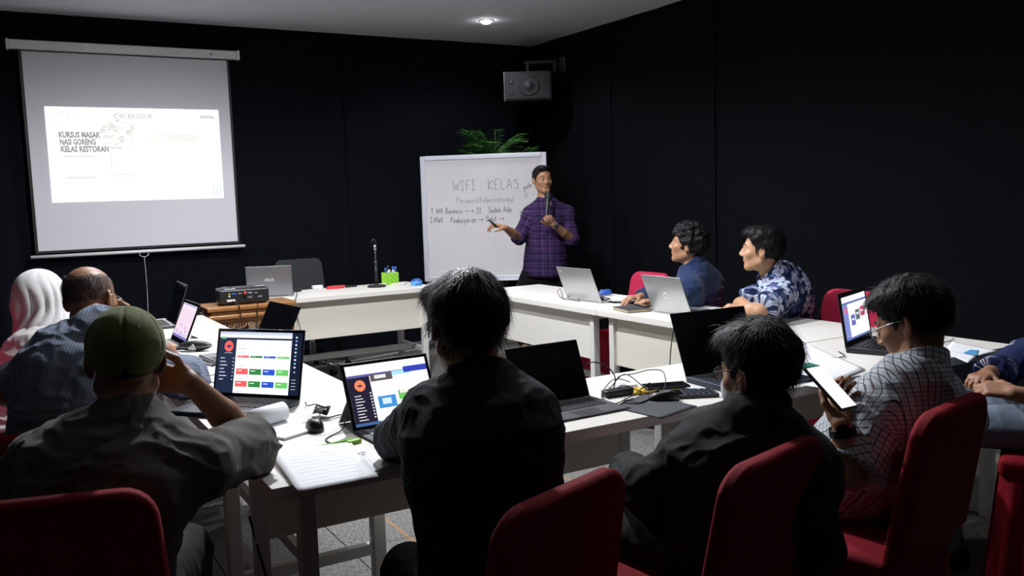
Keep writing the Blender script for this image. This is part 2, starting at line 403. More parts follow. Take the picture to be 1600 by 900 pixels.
# office chair behind the front desk
t = thing('office_chair', 'black mesh office chair behind the front desk', 'office chair', (2.34, 7.45, 0), PI)
out = rr(.44, .42, .56, .96, .06); n = len(out)
lay = [(x, -.22-(z-.56)*.15+dy, z) for dy in (-.015, .015) for x, z in out]
MB().add(lay, [(i, (i+1) % n, n+(i+1) % n, n+i) for i in range(n)]+[tuple(range(n))[::-1], tuple(range(n, 2*n))]).build('backrest', MT['black_fabric'], t, bevel=.006)
MB().box((0, 0, .47), (.48, .46, .07)).build('seat', MT['black_fabric'], t, bevel=.02, seg=3)
MB().tube(spline([(0, -.05, .44), (0, -.24, .44), (0, -.27, .60)], 5), .014, 8).build('back_support', MT['black_plastic'], t, smooth=True)
MB().cyl((0, 0, .12), (0, 0, .44), .025).build('gas_column', MT['chrome'], t, smooth=True)
for k in range(5):
    a = 2*PI*k/5+.55; ex, ey = math.cos(a), math.sin(a)
    l = MB().tube([(.02*ex, .02*ey, .12), (.31*ex, .31*ey, .075)], [.022, .014], 8).build('leg', MT['chrome'], t, smooth=True)
    MB().cyl((.31*ex-.022*ey, .31*ey+.022*ex, .028), (.31*ex+.022*ey, .31*ey-.022*ex, .028), .028, n=14).build('caster', MT['rubber'], l)
for sx in (-1, 1):
    MB().tube(spline([(sx*.22, .05, .47), (sx*.29, .05, .52), (sx*.29, .05, .66), (sx*.29, -.12, .67)], 5), .013, 8).build('armrest', MT['black_plastic'], t, smooth=True)

# ------------------------------------------------------------------ projection screen
t = thing('projection_screen', 'pull-down projection screen showing a washed out white slide', 'projection screen', (1.14, 8.2, 0))
zc = 2.775; CX = V(1, 0, 0); CZ = V(0, 0, 1); CN = V(0, -1, 0)
MB().box((0, -.01, zc), (1.77, .075, .072)).build('casing', MT['white_pl'], t, bevel=.01)
for sx in (-1, 1): MB().box((sx*.895, -.01, zc), (.022, .085, .08)).build('end_cap', MT['white_pl'], t, bevel=.004)
MB().box((.66, -.0495, zc-.006), (.03, .002, .008)).build('maker_plate', MT['dark_plastic'], t)
MB().box((0, .003, 1.93), (1.645, .003, 1.645)).build('black_border', MT['black_plastic'], t)
MB().box((0, 0, 1.928), (1.60, .0045, 1.60)).build('screen_fabric', MT['screenfabric'], t)
MB().cyl((-.86, 0, 1.082), (.86, 0, 1.082), .014, n=14).build('bottom_bar', MT['white_pl'], t, smooth=True)
h = MB().tube(spline([(-.03, 0, 1.07), (-.035, -.005, 1.05), (0, -.005, 1.035), (.035, -.005, 1.05), (.03, 0, 1.07)], 6), .0025, 6).build('pull_handle', MT['white_pl'], t, smooth=True)
MB().tube(spline([(0, -.005, 1.035), (.004, -.006, .8), (-.003, -.006, .55)], 6), .002, 6).build('pull_cord', MT['white_pl'], h)
# the slide thrown by the projector (a lit picture)
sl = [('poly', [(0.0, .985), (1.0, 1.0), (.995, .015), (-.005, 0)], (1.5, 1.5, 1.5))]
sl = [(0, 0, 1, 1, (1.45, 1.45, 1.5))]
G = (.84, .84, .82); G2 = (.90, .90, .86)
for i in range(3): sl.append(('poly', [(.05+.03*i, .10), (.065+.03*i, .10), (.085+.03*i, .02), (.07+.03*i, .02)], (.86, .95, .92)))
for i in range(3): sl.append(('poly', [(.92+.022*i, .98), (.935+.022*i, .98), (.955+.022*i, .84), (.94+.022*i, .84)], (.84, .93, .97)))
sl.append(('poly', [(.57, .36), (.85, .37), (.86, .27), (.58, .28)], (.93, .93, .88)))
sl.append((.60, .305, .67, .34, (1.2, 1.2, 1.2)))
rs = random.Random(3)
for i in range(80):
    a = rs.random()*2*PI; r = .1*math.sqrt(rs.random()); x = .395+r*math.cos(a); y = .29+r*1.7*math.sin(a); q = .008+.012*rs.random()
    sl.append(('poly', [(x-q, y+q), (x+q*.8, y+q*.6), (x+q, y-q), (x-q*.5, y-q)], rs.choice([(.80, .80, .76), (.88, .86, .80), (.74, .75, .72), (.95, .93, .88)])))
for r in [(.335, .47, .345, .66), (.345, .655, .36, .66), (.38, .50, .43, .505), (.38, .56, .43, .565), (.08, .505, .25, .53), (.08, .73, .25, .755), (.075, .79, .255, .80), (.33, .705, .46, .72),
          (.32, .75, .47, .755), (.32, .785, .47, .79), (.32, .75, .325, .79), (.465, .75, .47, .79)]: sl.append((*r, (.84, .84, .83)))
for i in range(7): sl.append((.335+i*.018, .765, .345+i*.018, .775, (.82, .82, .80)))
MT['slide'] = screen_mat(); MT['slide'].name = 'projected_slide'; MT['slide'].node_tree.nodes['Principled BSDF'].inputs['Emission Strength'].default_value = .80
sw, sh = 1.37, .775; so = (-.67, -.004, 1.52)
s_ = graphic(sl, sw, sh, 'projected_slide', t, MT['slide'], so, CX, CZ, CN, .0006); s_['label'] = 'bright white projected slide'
def smt(n, c): return mat(n, (.02, .02, .02), .8, emit=c, es=1)
MT['st1'] = smt('slide_text_grey', (.26, .26, .25)); MT['st2'] = smt('slide_text_pale', (.44, .43, .39))
O = np.array(so)
for i, (s, sx) in enumerate((('KURSUS MASAK', .66), ('NASI GORENG', .62), ('KELAS RESTORAN', .68))):
    text_mesh(s, .066, 'slide_text', MT['st1'], s_, O+V(.085+.004*i, 0, .775*(.68-.075*i)), CX, CZ, CN, sx=sx, bold=.0035, lift=.012)
text_mesh('CW BROSUR', .062, 'slide_text', MT['st2'], s_, O+V(.51, 0, .775*.885), CX, CZ, CN, sx=.85, bold=.0012, lift=.012)
text_mesh('DIGITAL', .036, 'slide_text', MT['st1'], s_, O+V(1.21, 0, .775*.90), CX, CZ, CN, sx=.9, bold=.0015, lift=.012)

# ------------------------------------------------------------------ whiteboard on casters
A = V(3.60, 7.80, 0); B = V(4.56, 7.08, 0); wl = np.linalg.norm(B-A); ang = math.atan2(B[1]-A[1], B[0]-A[0])
t = thing('whiteboard', 'mobile whiteboard with handwritten notes behind the presenter', 'whiteboard', (A+B)/2, ang)
zb, zt = .66, 1.855; hw = wl/2
MB().box((0, 0, (zb+zt)/2), (wl-.04, .016, zt-zb-.04)).build('board', MT['wbface'], t)
for x in (-1, 1): MB().box((x*(hw-.02), 0, (zb+zt)/2), (.046, .034, zt-zb)).build('frame_rail', MT['wbframe'], t, bevel=.004)
for z in (zb+.02, zt-.02): MB().box((0, 0, z), (wl-.086, .034, .044)).build('frame_rail', MT['wbframe'], t, bevel=.004)
MB().box((0, -.05, zb+.005), (wl*.6, .06, .012)).build('pen_tray', MT['wbframe'], t, bevel=.003)
for x in (-1, 1):
    MB().box((x*(hw-.03), .03, .42), (.035, .03, .62)).build('post', MT['wbframe'], t, bevel=.003)
    fb = MB().box((x*(hw-.03), .03, .09), (.04, .50, .035)).build('foot_bar', MT['wbframe'], t, bevel=.003)
    for y in (-.19, .25):
        MB().cyl((x*(hw-.03)-.012, y, .036), (x*(hw-.03)+.012, y, .036), .034, n=16).build('caster', MT['steel'], fb)
MB().box((0, .03, .20), (wl-.1, .025, .035)).build('stretcher', MT['wbframe'], t, bevel=.003)
# hand-drawn letters as marker strokes
GL = {'W': ['0,1 .2,0 .45,.7 .65,0 .9,1'], 'I': ['.2,1 .2,0', '0,1 .4,1', '0,0 .4,0'], 'F': ['.1,0 .1,1 .6,1', '.1,.55 .5,.55'], ':': ['.1,.2 .14,.24', '.1,.7 .14,.74'],
 'K': ['.1,1 .1,0', '.65,1 .1,.45 .7,0'], 'E': ['.6,1 .1,1 .1,0 .6,0', '.1,.5 .5,.5'], 'L': ['.1,1 .1,0 .6,0'], 'A': ['0,0 .35,1 .7,0', '.13,.38 .57,.38'], 'S': ['.6,.85 .3,1 .08,.8 .5,.45 .6,.2 .3,0 .05,.12'],
 'P': ['.1,0 .12,1 .5,.95 .55,.65 .12,.5'], 'a': ['.5,.5 .2,.55 .05,.25 .2,0 .45,.15 .5,.5 .5,.05 .6,0'], 's': ['.4,.5 .15,.5 .1,.32 .4,.2 .35,.02 .05,.03'], 'w': ['0,.5 .15,0 .3,.4 .45,0 .6,.5'],
 'o': ['.3,.5 .05,.3 .2,0 .45,.15 .3,.5'], 'r': ['.1,.5 .1,0', '.1,.35 .25,.5 .4,.48'], 'd': ['.5,.45 .2,.5 .05,.2 .25,0 .5,.2', '.5,1 .5,0'], 'e': ['.08,.27 .45,.3 .3,.52 .08,.35 .1,.05 .4,.02'], 'b': ['.1,1 .1,0 .4,.02 .45,.35 .1,.4'],
 'k': ['.1,1 .1,0', '.4,.5 .1,.2 .42,0'], 'h': ['.1,1 .1,0', '.1,.35 .3,.5 .42,.4 .42,0'], 'n': ['.05,.5 .08,0', '.08,.35 .25,.5 .38,.4 .4,0'], 'm': ['.05,.5 .05,0', '.05,.4 .18,.5 .28,.4 .28,0', '.28,.4 .42,.5 .52,.4 .52,0'],
 'u': ['.05,.5 .08,.05 .3,0 .42,.5', '.42,.5 .45,0'], '1': ['.1,.8 .25,1 .25,0'], '2': ['.05,.8 .25,1 .45,.8 .05,0 .5,.02'], '.': ['.1,0 .13,.04'], 'B': ['.1,0 .1,1 .5,.9 .1,.52 .55,.35 .5,.05 .1,0'], 'i': ['.1,.5 .1,0', '.1,.75 .11,.8'],
 '-': ['0,.4 .9,.42'], '>': ['0,.4 1.2,.42', '.95,.6 1.2,.42 .95,.22'], 'l': ['.1,1 .1,0'], 't': ['.2,.9 .2,0 .35,.02', '.0,.6 .4,.62'], 'y': ['.05,.5 .2,.1', '.45,.5 .1,-.4'], 'D': ['.1,0 .1,1 .5,.8 .55,.3 .1,0'], 'g': ['.45,.5 .1,.5 .08,.15 .45,.15', '.45,.5 .4,-.35 .1,-.3'],
 '!': ['.1,1 .1,.25', '.1,.05 .1,0'], 'N': ['.05,0 .05,1 .5,0 .5,1']}
rs = random.Random(5)
def handwrite(s, x, z, hgt, m, wd=.0035, sp=1.0, slope=0, gap=None):
    mb = MB(); cx = x
    for ch in s:
        if ch == ' ': cx += hgt*.5*sp; continue
        g = GL.get(ch); mx = 0
        if g:
            for st in g:
                pts = [tuple(map(float, q.split(','))) for q in st.split()]; mx = max(mx, max(p[0] for p in pts))
                pp = [V(cx+hgt*sp*p[0]*.85+rs.uniform(-.02, .02)*hgt, -.009, z+(cx-x)*slope+hgt*p[1]+rs.uniform(-.03, .03)*hgt) for p in pts]
                mb.tube(spline(pp, 3) if len(pp) > 2 else pp, wd/2, 4)
        cx += hgt*sp*(.85*mx+.17)
    o = mb.build('handwriting', m, t); o['kind'] = 'stuff'; return o
def wbx(px): return -hw+(px-657)/194*wl
def wbz(py): return zt-(py-243)/198*(zt-zb)
handwrite('WIFI : KELAS', wbx(706), wbz(298), .092, MT['ink_faint'], .006, .93, .0)
handwrite('Password:Keberkahanmu!', wbx(711), wbz(318), .058, MT['ink_faint'], .004, .78, .0)
handwrite('gale', wbx(815), wbz(300), .05, MT['ink'], .004, .8, .35)
handwrite('1. WA Business -> 22', wbx(671), wbz(333), .052, MT['ink'], .0042, .80, -.02)
handwrite('Sudah Ada', wbx(760), wbz(334), .05, MT['ink'], .0042, .82)
handwrite('2.Alat', wbx(669), wbz(347), .052, MT['ink'], .0042, .78)
handwrite('Pembayaran > Debit >', wbx(701), wbz(349), .055, MT['ink'], .0042, .76, .01)
handwrite('P', wbx(817), wbz(314), .05, MT['ink_faint'], .004); handwrite('N', wbx(809), wbz(341), .05, MT['ink'], .004)

# ------------------------------------------------------------------ wall speaker on its bracket
sp = at(825, 134, 8.75)
t = thing('wall_speaker', 'black box loudspeaker hung from a bracket high in the corner', 'speaker', sp, math.radians(-32))
w, hh, dd = .47, .285, .26
MB().box((0, dd/2, 0), (w, dd, hh)).build('cabinet', MT['black_plastic'], t, bevel=.008)
MT['grille'] = mat('dark_speaker_grille', (.02, .02, .023), .45, .4, bump=.5, bscale=700)
MB().box((0, -.006, 0), (w-.03, .012, hh-.03)).build('grille', MT['grille'], t, bevel=.004)
R90 = rotx(PI/2)
MB().lathe([(.105, -.003), (.098, .006), (.085, .003), (.04, .0), (.03, .008), (0, .012)], (0.01, -.013, 0), 32, R90).build('woofer', MT['grille'], t, smooth=True)
for z, r in ((.045, .03), (-.07, .022)):
    MB().lathe([(r, -.002), (r*.85, .006), (r*.4, .001), (0, .004)], (-.165, -.013, z), 20, R90).build('tweeter', MT['grille'], t, smooth=True)
MB().box((-.235, .0, 0), (.004, .006, hh)).build('edge_strip', MT['steel'], t)
br = MB(); br.box((0, .1, hh/2+.045), (.03, .04, .09)); br.box((.12, .13, hh/2+.10), (.3, .03, .03)); br.box((.27, .15, hh/2+.06), (.04, .05, .11))
br.build('bracket', MT['black_plastic'], t, bevel=.003)
rel = np.array([X1-.01, sp[1]+.12, sp[2]+.24])-sp; rel = rotz(math.radians(32))@rel
MB().tube([(.27, .15, hh/2+.1), rel], .014, 8).build('bracket_arm', MT['steel'], t)
MB().box(rel, (.03, .10, .16), rotz(math.radians(32))).build('wall_plate', MT['steel'], t, bevel=.003)

# ------------------------------------------------------------------ plant behind the whiteboard
pb = V(4.50, 7.85, 0)
t = thing('potted_palm', 'tall green palm plant rising behind the top of the whiteboard', 'plant', pb)
MB().lathe([(.13, 0), (.17, .30), (.185, .31), (.185, .34), (.165, .34), (.15, .30), (0, .30)], n=24).build('pot', MT['pot'], t, smooth=False)
rs = random.Random(11)
for k in range(5):
    a = 2*PI*k/5; MB().tube(spline([(.03*math.cos(a), .03*math.sin(a), .3), (.05*math.cos(a), .05*math.sin(a), 1.1), (.10*math.cos(a), .08*math.sin(a), 1.78)], 4), .010, 6).build('stem', MT['stem'], t, smooth=True)
for k in range(64):
    a = rs.uniform(0, 2*PI); r0 = rs.uniform(0, .12); L = rs.uniform(.16, .34); up = rs.uniform(.5, 1.6); z0 = rs.uniform(1.66, 1.90)
    d = V(math.cos(a), math.sin(a)*.55, 0); p0 = V(r0*math.cos(a)-.1*rs.random(), r0*math.sin(a), z0)
    sp_ = [p0+d*L*u+V(0, 0, L*up*u-.30*L*u*u*2) for u in np.linspace(0, 1, 9)]
    mb = MB(); mb.tube(sp_, [.0035]*8+[.0015], 5)
    side = nrm(np.cross(d, V(0, 0, 1)))
    for i in range(1, 9):
        for s in (-1, 1):
            for q in (0, .5):
                if i == 8 and q: continue
                c = sp_[i] if not q else (sp_[i]+sp_[i-1])/2
                l = .10*math.sin(PI*(i-q)/9.5)+.035; dr = nrm(d*.8+side*s*.9+V(0, 0, rs.uniform(-.15, .35))); e = c+dr*l; wv = nrm(np.cross(dr, V(0, 0, 1)))*.0065
                mb.add([c, c+dr*l*.45+wv, e, c+dr*l*.45-wv+V(0, 0, .003)], [(0, 1, 2), (0, 2, 3)])
    mb.build('frond', MT['leaf'] if k % 3 else MT['leafd'], t)
# ------------------------------------------------------------------ laptops
TT = .7502
def laptop(label, hinge, yaw, w=.34, d=.235, tilt=20, shell=MT['black_plastic'], deck=None, screen=None, keys=MT['key'], lidh=None, th=.016, bezel=MT['black_gloss'], name='laptop', off=.0, marg=(.012, .012, .014, .022), key_rows=5, flat=False, z=TT):
    """hinge = middle of the rear edge, the user sits towards local -y; tilt = degrees past upright"""
    t = thing(name, label, 'laptop' if name == 'laptop' else 'tablet computer', (hinge[0], hinge[1], z), yaw)
    deck = deck or shell; lidh = lidh or d*.97; th2 = .0065
    MB().box((0, -d/2, th/2+.001), (w, d, th)).build('base', shell, t, bevel=.003)
    MB().box((0, -d/2, th+.0012), (w-.008, d-.008, .0012)).build('deck', deck, t)
    k = MB(); rows = key_rows; kw = (w-.05)/14; kh = d*.50/rows
    for r in range(rows):
        n = 14
        for c in range(n):
            if r == rows-1 and 4 < c < 9: continue
            k.box((-w/2+.025+kw*(c+.5), -d*.10-kh*(r+.5), th+.0030), (kw*.82, kh*.8, .0022))
        if r == rows-1: k.box((0, -d*.10-kh*(r+.5), th+.0030), (kw*4, kh*.8, .0022))
    ko = k.build('keyboard', keys, t); ko['kind'] = 'stuff'
    MB().box((0, -d*.82, th+.0022), (w*.32, d*.26, .0008)).build('touchpad', shell, t)
    a = math.radians(tilt); R = rotx(-a)   # lid local: x right, z up, -y face
    L = thing('lid_pivot', None, None) if False else None
    hy = -.004+off
    ex = V(1, 0, 0); ez = R@V(0, 0, 1); ny = R@V(0, -1, 0)
    o0 = V(0, hy, th*.7)
    MB().box(o0+ez*(lidh/2)-ny*(th2/2), (w, th2, lidh), R).build('lid', shell, t, bevel=.003)
    MB().box(o0+ez*(lidh/2)+ny*.0006, (w-.004, .0012, lidh-.004), R).build('bezel', bezel, t, bevel=.0005)
    MB().cyl((-w*.38, hy, th*.75), (w*.38, hy, th*.75), .0065, n=10).build('hinge', bezel, t, smooth=True)
    l, r, tp, b = marg
    if screen is not None:
        graphic(screen, w-l-r, lidh-tp-b, 'display', t, MT['screen'], o0+ez*b+ex*(-w/2+l)+ny*.0014, ex, ez, ny, .00025)
    return t, o0, ex, ez, ny, lidh
def UI(acc=1.0):
    """dashboard page: dark side bar, four columns of coloured cards"""
    W_ = (.93, .94, .97); D_ = (.012, .02, .05); r = [(0, 0, 1, 1, W_), (0, 0, 1, .045, (.55, .58, .78)), (0, .045, 1, .095, (.85, .86, .95)), (.0, .095, .24, 1, D_), (.24, .095, 1, .125, D_)]
    r.append(('poly', circ(.135, .24, .062, 1.45), (.95, .12, .10)))
    r.append(('poly', [(.095, .24), (.135, .215), (.175, .24), (.135, .27)], (.02, .03, .12)))
    r.append((.02, .085, .09, .12, (.1, .5, .25)))
    r.append((.08, .345, .19, .352, (.5, .5, .6)))
    for i in range(7):
        y = .43+i*.058; r.append((.03, y, .03+.06+.02*(i % 3), y+.011, (.75, .75, .85))); r.append((.205, y-.002, .22, y+.012, (.7, .7, .8)))
    C = [(.92, .10, .10), (.03, .22, .05), (.02, .08, .55), (.12, .55, .12)]
    for y, h in ((.385, .035), (.60, .095), (.80, .095)):
        for i in range(4):
            x = .265+i*.185; r.append((x, y, x+.165, y+h, C[i])); r.append((x+.02, y+h*.3, x+.08, y+h*.42, (.95, .95, .95)))
    for y in (.22, .27, .345, .55, .76, .965): r.append((.27, y, .38, y+.008, (.35, .36, .45)))
    r.append((.27, .265, .47, .272, (.5, .5, .6))); r.append((.985, .13, 1, .3, (.6, .62, .75)))
    return r
def UI_dark_tail(r):  # shrink content to the left and put a dark strip of icons at the right
    q = [(0, 0, 1, 1, (.008, .012, .03))]
    for k in r:
        if k[0] == 'poly': q.append(('poly', [(x*.87+.01, y) for x, y in k[1]], k[2]))
        else: q.append((k[0]*.87+.01, k[1], k[2]*.87+.01, k[3], k[4]))
    for i in range(9): q.append((.925, .06+.06*i, .945, .085+.06*i, [(.7, .8, .9), (.2, .4, .8), (.8, .8, .85), (.2, .55, .8)][i % 4]))
    q.append((.93, .62, .945, .64, (.7, .7, .8)))
    for i in range(4): q.append((.91, .75+.05*i, .96, .757+.05*i, (.6, .65, .75)))
    return q
def hinge2(a, b, off=0):
    a = np.array(a, float); b = np.array(b, float); c = (a+b)/2; return c, math.atan2(b[1]-a[1], b[0]-a[0]), np.linalg.norm(b-a)
# dashboard laptop before the man in the olive cap
c, yw, w = hinge2((.655, 3.30), (.895, 3.02))
laptop('open black laptop with dashboard of red, green and blue tiles', c, yw, .365, .245, 14, MT['bluegrey'], deck=MT['slate'], screen=UI_dark_tail(UI()), lidh=.25, marg=(.010, .006, .012, .018), bezel=MT['black_gloss'])
# tablet with keyboard folio at the near table
sc = [(0, 0, 1, 1, (.96, .97, 1)), (0, 0, 1, .12, (.80, .84, .98)), (0, .16, 1, .20, (.10, .10, .35)), (0, .20, .27, 1, (.015, .012, .03)), ('poly', circ(.14, .34, .065, 1.45), (.95, .22, .10)),
      ('poly', [(.10, .34), (.14, .32), (.18, .34), (.14, .365)], (.05, .03, .12)), (.28, .18, .55, .30, (.10, .08, .09)), (.33, .20, .47, .26, (.7, .72, .72)), (.55, .17, .78, .24, (.35, .70, .80)), (.70, .12, 1, .22, (.03, .05, .42)),
      (.32, .56, .54, .76, (.05, .25, .62)), (.37, .60, .48, .70, (.55, .75, .95)), (.58, .50, .82, .66, (.10, .45, .08)), (.60, .50, .80, .56, (.75, .72, .65)), (.84, .45, .98, .60, (.80, .10, .15)), (.0, .955, 1, 1, (.05, .12, .30))]
for i in range(9): sc += [(.05, .50+i*.05, .13+.015*(i % 3), .512+i*.05, (.8, .8, .85)), (.235, .47+i*.05, .255, .49+i*.05, (.7, .7, .8))]
for i in range(14): sc.append((.60+(i % 7)*.03, .58+(i//7)*.04, .615+(i % 7)*.03, .60+(i//7)*.04, (.25, .75, .15)))
for i in range(6): sc.append((.30+.05*i, .962, .32+.05*i, .99, (.7, .8, .95)))
t, o0, ex, ez, ny, lh = laptop('tablet computer with grey keyboard cover and lit web page', (1.055, 2.535), math.radians(2), .30, .215, 24, MT['dark_plastic'], deck=MT['slate'], screen=sc, keys=MT['keygrey'], lidh=.215, th=.006, name='tablet_computer', marg=(.012, .012, .012, .012))
MB().box((0, .094, .052), (.28, .004, .135), rotx(.76)).build('kickstand', MT['silver_dk'], t)
# dark two-in-one
t, o0, ex, ez, ny, lh = laptop('dark-screened two-in-one laptop with thin keyboard beside the dark haired man', (1.60, 2.475), math.radians(1), .295, .225, 21, MT['dark_plastic'], deck=MT['slate'], lidh=.205, th=.006)
MB().box((0, .090, .050), (.27, .004, .13), rotx(.76)).build('kickstand', MT['silver_dk'], t)
# gaming laptop
laptop('open blue-black laptop with dark screen beside the masked man', (2.345, 2.445), math.radians(-3), .36, .25, 22, MT['bluegrey'], screen=None, lidh=.25, th=.02)
# right corner lit laptop
PU = (.13, .12, .42)
sc = [(0, 0, 1, 1, (.93, .92, .95)), (0, .0, 1, .10, (.80, .82, .92)), (0, .13, 1, .18, (.12, .15, .40)), (0, .18, .20, 1, (.20, .24, .55)), (.05, .25, .17, .38, (.6, .15, .30)), (.28, .45, .45, .70, PU), (.48, .36, .66, .60, (.10, .14, .16)),
      (.69, .32, .88, .55, (.55, .08, .20)), (.52, .43, .62, .48, (.75, .75, .8)), (.72, .40, .85, .45, (.85, .8, .8)), (.31, .54, .42, .58, (.8, .8, .9)), (0, .95, 1, 1, (.10, .14, .40))]
for i in range(5): sc.append((.3+.06*i, .78+.01*(i % 2), .34+.06*i, .79+.01*(i % 2), (.5, .5, .55)))
for i in range(6): sc.append((.1+.1*i, .05, .15+.1*i, .06, (.4, .4, .45)))
c, yw, w = hinge2((3.06, 2.48), (3.40, 2.60))
laptop('open black laptop with lit screen in front of the empty red chair', c, yw+.02, .345, .25, 9, MT['black_plastic'], screen=sc, lidh=.235, th=.022, marg=(.02, .02, .02, .03), bezel=MT['black_plastic'])
# silver laptops on the right row, seen from behind
c, yw, w = hinge2((3.325, 3.70), (3.315, 4.04))
t, o0, ex, ez, ny, lh = laptop('silver laptop with round white emblem on its lid', (3.32, 3.875), PI/2, .335, .235, 22, MT['silver'], deck=MT['dark_plastic'], lidh=.235)
cz = o0+ez*.115-ny*.0072
g = MB(); pts = [cz+ex*(.021*math.cos(2*PI*i/28))+ez*(.021*math.sin(2*PI*i/28)) for i in range(28)]
g.add(pts+[p-ny*.0006 for p in pts], [tuple(range(28)), tuple(range(28, 56))]+[(i, (i+1) % 28, 28+(i+1) % 28, 28+i) for i in range(28)]); em = g.build('lid_emblem', MT['white_pl'], t)
text_mesh('hp', .034, 'emblem_letters', MT['steel'], em, cz-ez*.008-ny*.0008, -ex, ez, -ny, sx=.9, align='CENTER', lift=.0002)
t, o0, ex, ez, ny, lh = laptop('slim grey laptop with plain lid nearest the presenter', (3.33, 4.76), PI/2+.06, .36, .24, 22, MT['silver'], deck=MT['silver_dk'], lidh=.235)
text_mesh('Yoga', .022, 'lid_letters', MT['white_pl'], t, o0+ez*(lh-.035)-ex*(-.165)-ny*.007, -ex, ez, -ny, lift=.0002, sx=.9)
# left row
sc = [(0, 0, 1, 1, (.78, .62, .74)), (0, 0, 1, .06, (.45, .42, .62)), (0, .06, 1, .12, (.85, .74, .84)), (0, .93, 1, 1, (.15, .15, .42)), (.1, .84, .9, .92, (.62, .50, .70))]
for i in range(7):
    for j in range(4): sc.append((.12+.2*j+.03*(i % 2), .20+.07*i, .22+.2*j, .207+.07*i, (.60, .40, .55)))
for x, y in ((.2, .80), (.5, .83), (.78, .76), (.35, .62), (.7, .66)): sc.append((x-.02, y-.03, x+.02, y+.05, (.15, .12, .35)))
laptop('small open laptop with pinkish lit page beside the spectacles case', (.785, 4.72), -PI/2+.03, .33, .23, 23, MT['black_plastic'], screen=sc, keys=MT['keygrey'], lidh=.225, marg=(.016, .016, .016, .03))
laptop('open laptop with dark smeared screen and pale palm rest at far left row', (.90, 5.60), -PI/2-.02, .36, .24, 19, MT['dark_plastic'], deck=MT['silver'], lidh=.25)
laptop('open black laptop with dark screen between lit laptop and carved stand', (1.06, 4.09), -PI/2+.10, .37, .25, 26, MT['black_plastic'], deck=MT['silver_dk'], lidh=.25)
# front desk
t, o0, ex, ez, ny, lh = laptop('grey laptop seen from behind at the left of the front desk', (1.80, 6.70), math.radians(160), .335, .23, 8, MT['silver_dk'], lidh=.23)
text_mesh('ASUS', .030, 'lid_letters', MT['white_pl'], t, o0+ez*.115-ny*.007, -ex, ez, -ny, lift=.0002, sx=1, align='CENTER')

# ------------------------------------------------------------------ carved stand and projector
t = thing('carved_stand', 'varnished wooden stand with carved ring frieze carrying the projector', 'side table', (1.50, 6.20, 0))
W2, D2 = .60, .34
MB().box((0, 0, .765), (W2, D2, .03)).build('top_board', MT['wood'], t, bevel=.006)
MB().box((0, 0, .738), (W2-.05, D2-.04, .024)).build('moulding', MT['wood_carved'], t, bevel=.008)
MB().box((0, 0, .708), (W2-.01, D2-.01, .036)).build('moulding', MT['wood'], t, bevel=.012)
MB().box((0, 0, .682), (W2-.06, D2-.06, .016)).build('moulding', MT['wood_carved'], t, bevel=.005)
fr = MB()
for k in range(7):
    x = -W2/2+.07+k*.077
    for y in (-D2/2+.04, D2/2-.04):
        fr.tube([(x+.032*math.cos(a), y, .650+.024*math.sin(a)) for a in np.linspace(0, 2*PI, 15)], .0065, 6)
        fr.tube([(x+.012*math.cos(a), y-.002, .650+.010*math.sin(a)) for a in np.linspace(0, 2*PI, 9)], .004, 5)
for k in range(4):
    y = -.10+k*.067
    for x in (-W2/2+.035, W2/2-.035): fr.tube([(x, y+.03*math.cos(a), .650+.024*math.sin(a)) for a in np.linspace(0, 2*PI, 15)], .0065, 6)
fr.build('carved_frieze', MT['wood_carved'], t, smooth=True)
for sx in (-1, 1):
    for sy in (-1, 1):
        MB().lathe([(.022, 0), (.03, .03), (.02, .08), (.028, .30), (.018, .36), (.03, .42), (.02, .52), (.028, .62), (.028, .68)], (sx*(W2/2-.04), sy*(D2/2-.04), 0), 14).build('leg', MT['wood'], t, smooth=True)
MB().box((0, 0, .2), (W2-.1, D2-.1, .02)).build('shelf', MT['wood'], t, bevel=.004)
MB().box((.10, .0, .28), (.09, .12, .14)).build('drawer_box', MT['laminate_y'], t)

t = thing('projector', 'black video projector with cables on the carved wooden stand', 'projector', (1.47, 6.20, .781), math.radians(-4))
# slightly tapered body
mb = MB(); mb.prism([(-.165, -.11), (.165, -.11), (.165, .09), (.13, .125), (-.13, .125), (-.165, .09)], .008, .105)
mb.build('body', MT['black_plastic'], t, bevel=.014, seg=3)
MB().box((.02, .01, .1085), (.17, .12, .006)).build('top_cover', MT['dark_plastic'], t, bevel=.003)
MB().ell((-.105, -.02, .104), (.05, .055, .016)).build('lens_ring', MT['dark_plastic'], t, smooth=True)
MB().cyl((-.09, .12, .06), (-.09, .15, .062), .033, .036, 22).build('lens_barrel', MT['black_gloss'], t, smooth=True)
for x, y, sx_, sy_ in ((-.09, -.07, .075, .035), (.115, -.04, .06, .022)): MB().box((x, y, .1125 if x > 0 else .107), (sx_, sy_, .001)).build('sticker', MT['white_pl'], t)
for k, (x, z, w, m) in enumerate([(-.07, .075, .03, 'blue'), (-.03, .075, .024, 'steel'), (.035, .075, .035, 'steel'), (.075, .072, .02, 'steel'), (.035, .045, .03, 'steel'), (.10, .045, .03, 'steel'), (-.10, .075, .01, 'yellow'), (-.10, .06, .01, 'white_pl')]):
    MB().box((x, -.112, z), (w, .006, .011)).build('socket', MT[m], t, bevel=.001)
MB().box((-.09, -.1115, .032), (.055, .002, .014)).build('rating_label', MT['white_pl'], t)
MB().box((.0, -.125, .078), (.018, .03, .02)).build('red_plug', MT['redcable'], t, bevel=.004)
for x in (-.13, .13):
    for y in (-.085, .08): MB().cyl((x, y, 0), (x, y, .012), .012, n=10).build('foot', MT['rubber'], t)
def cable(label, pts, r=.0022, m=MT['rubber'], n=6, group=None, name='cable'):
    o = MB().tube(spline(pts, n), r, 6).build(name, m, smooth=True); return tag(o, label, 'cable', group)
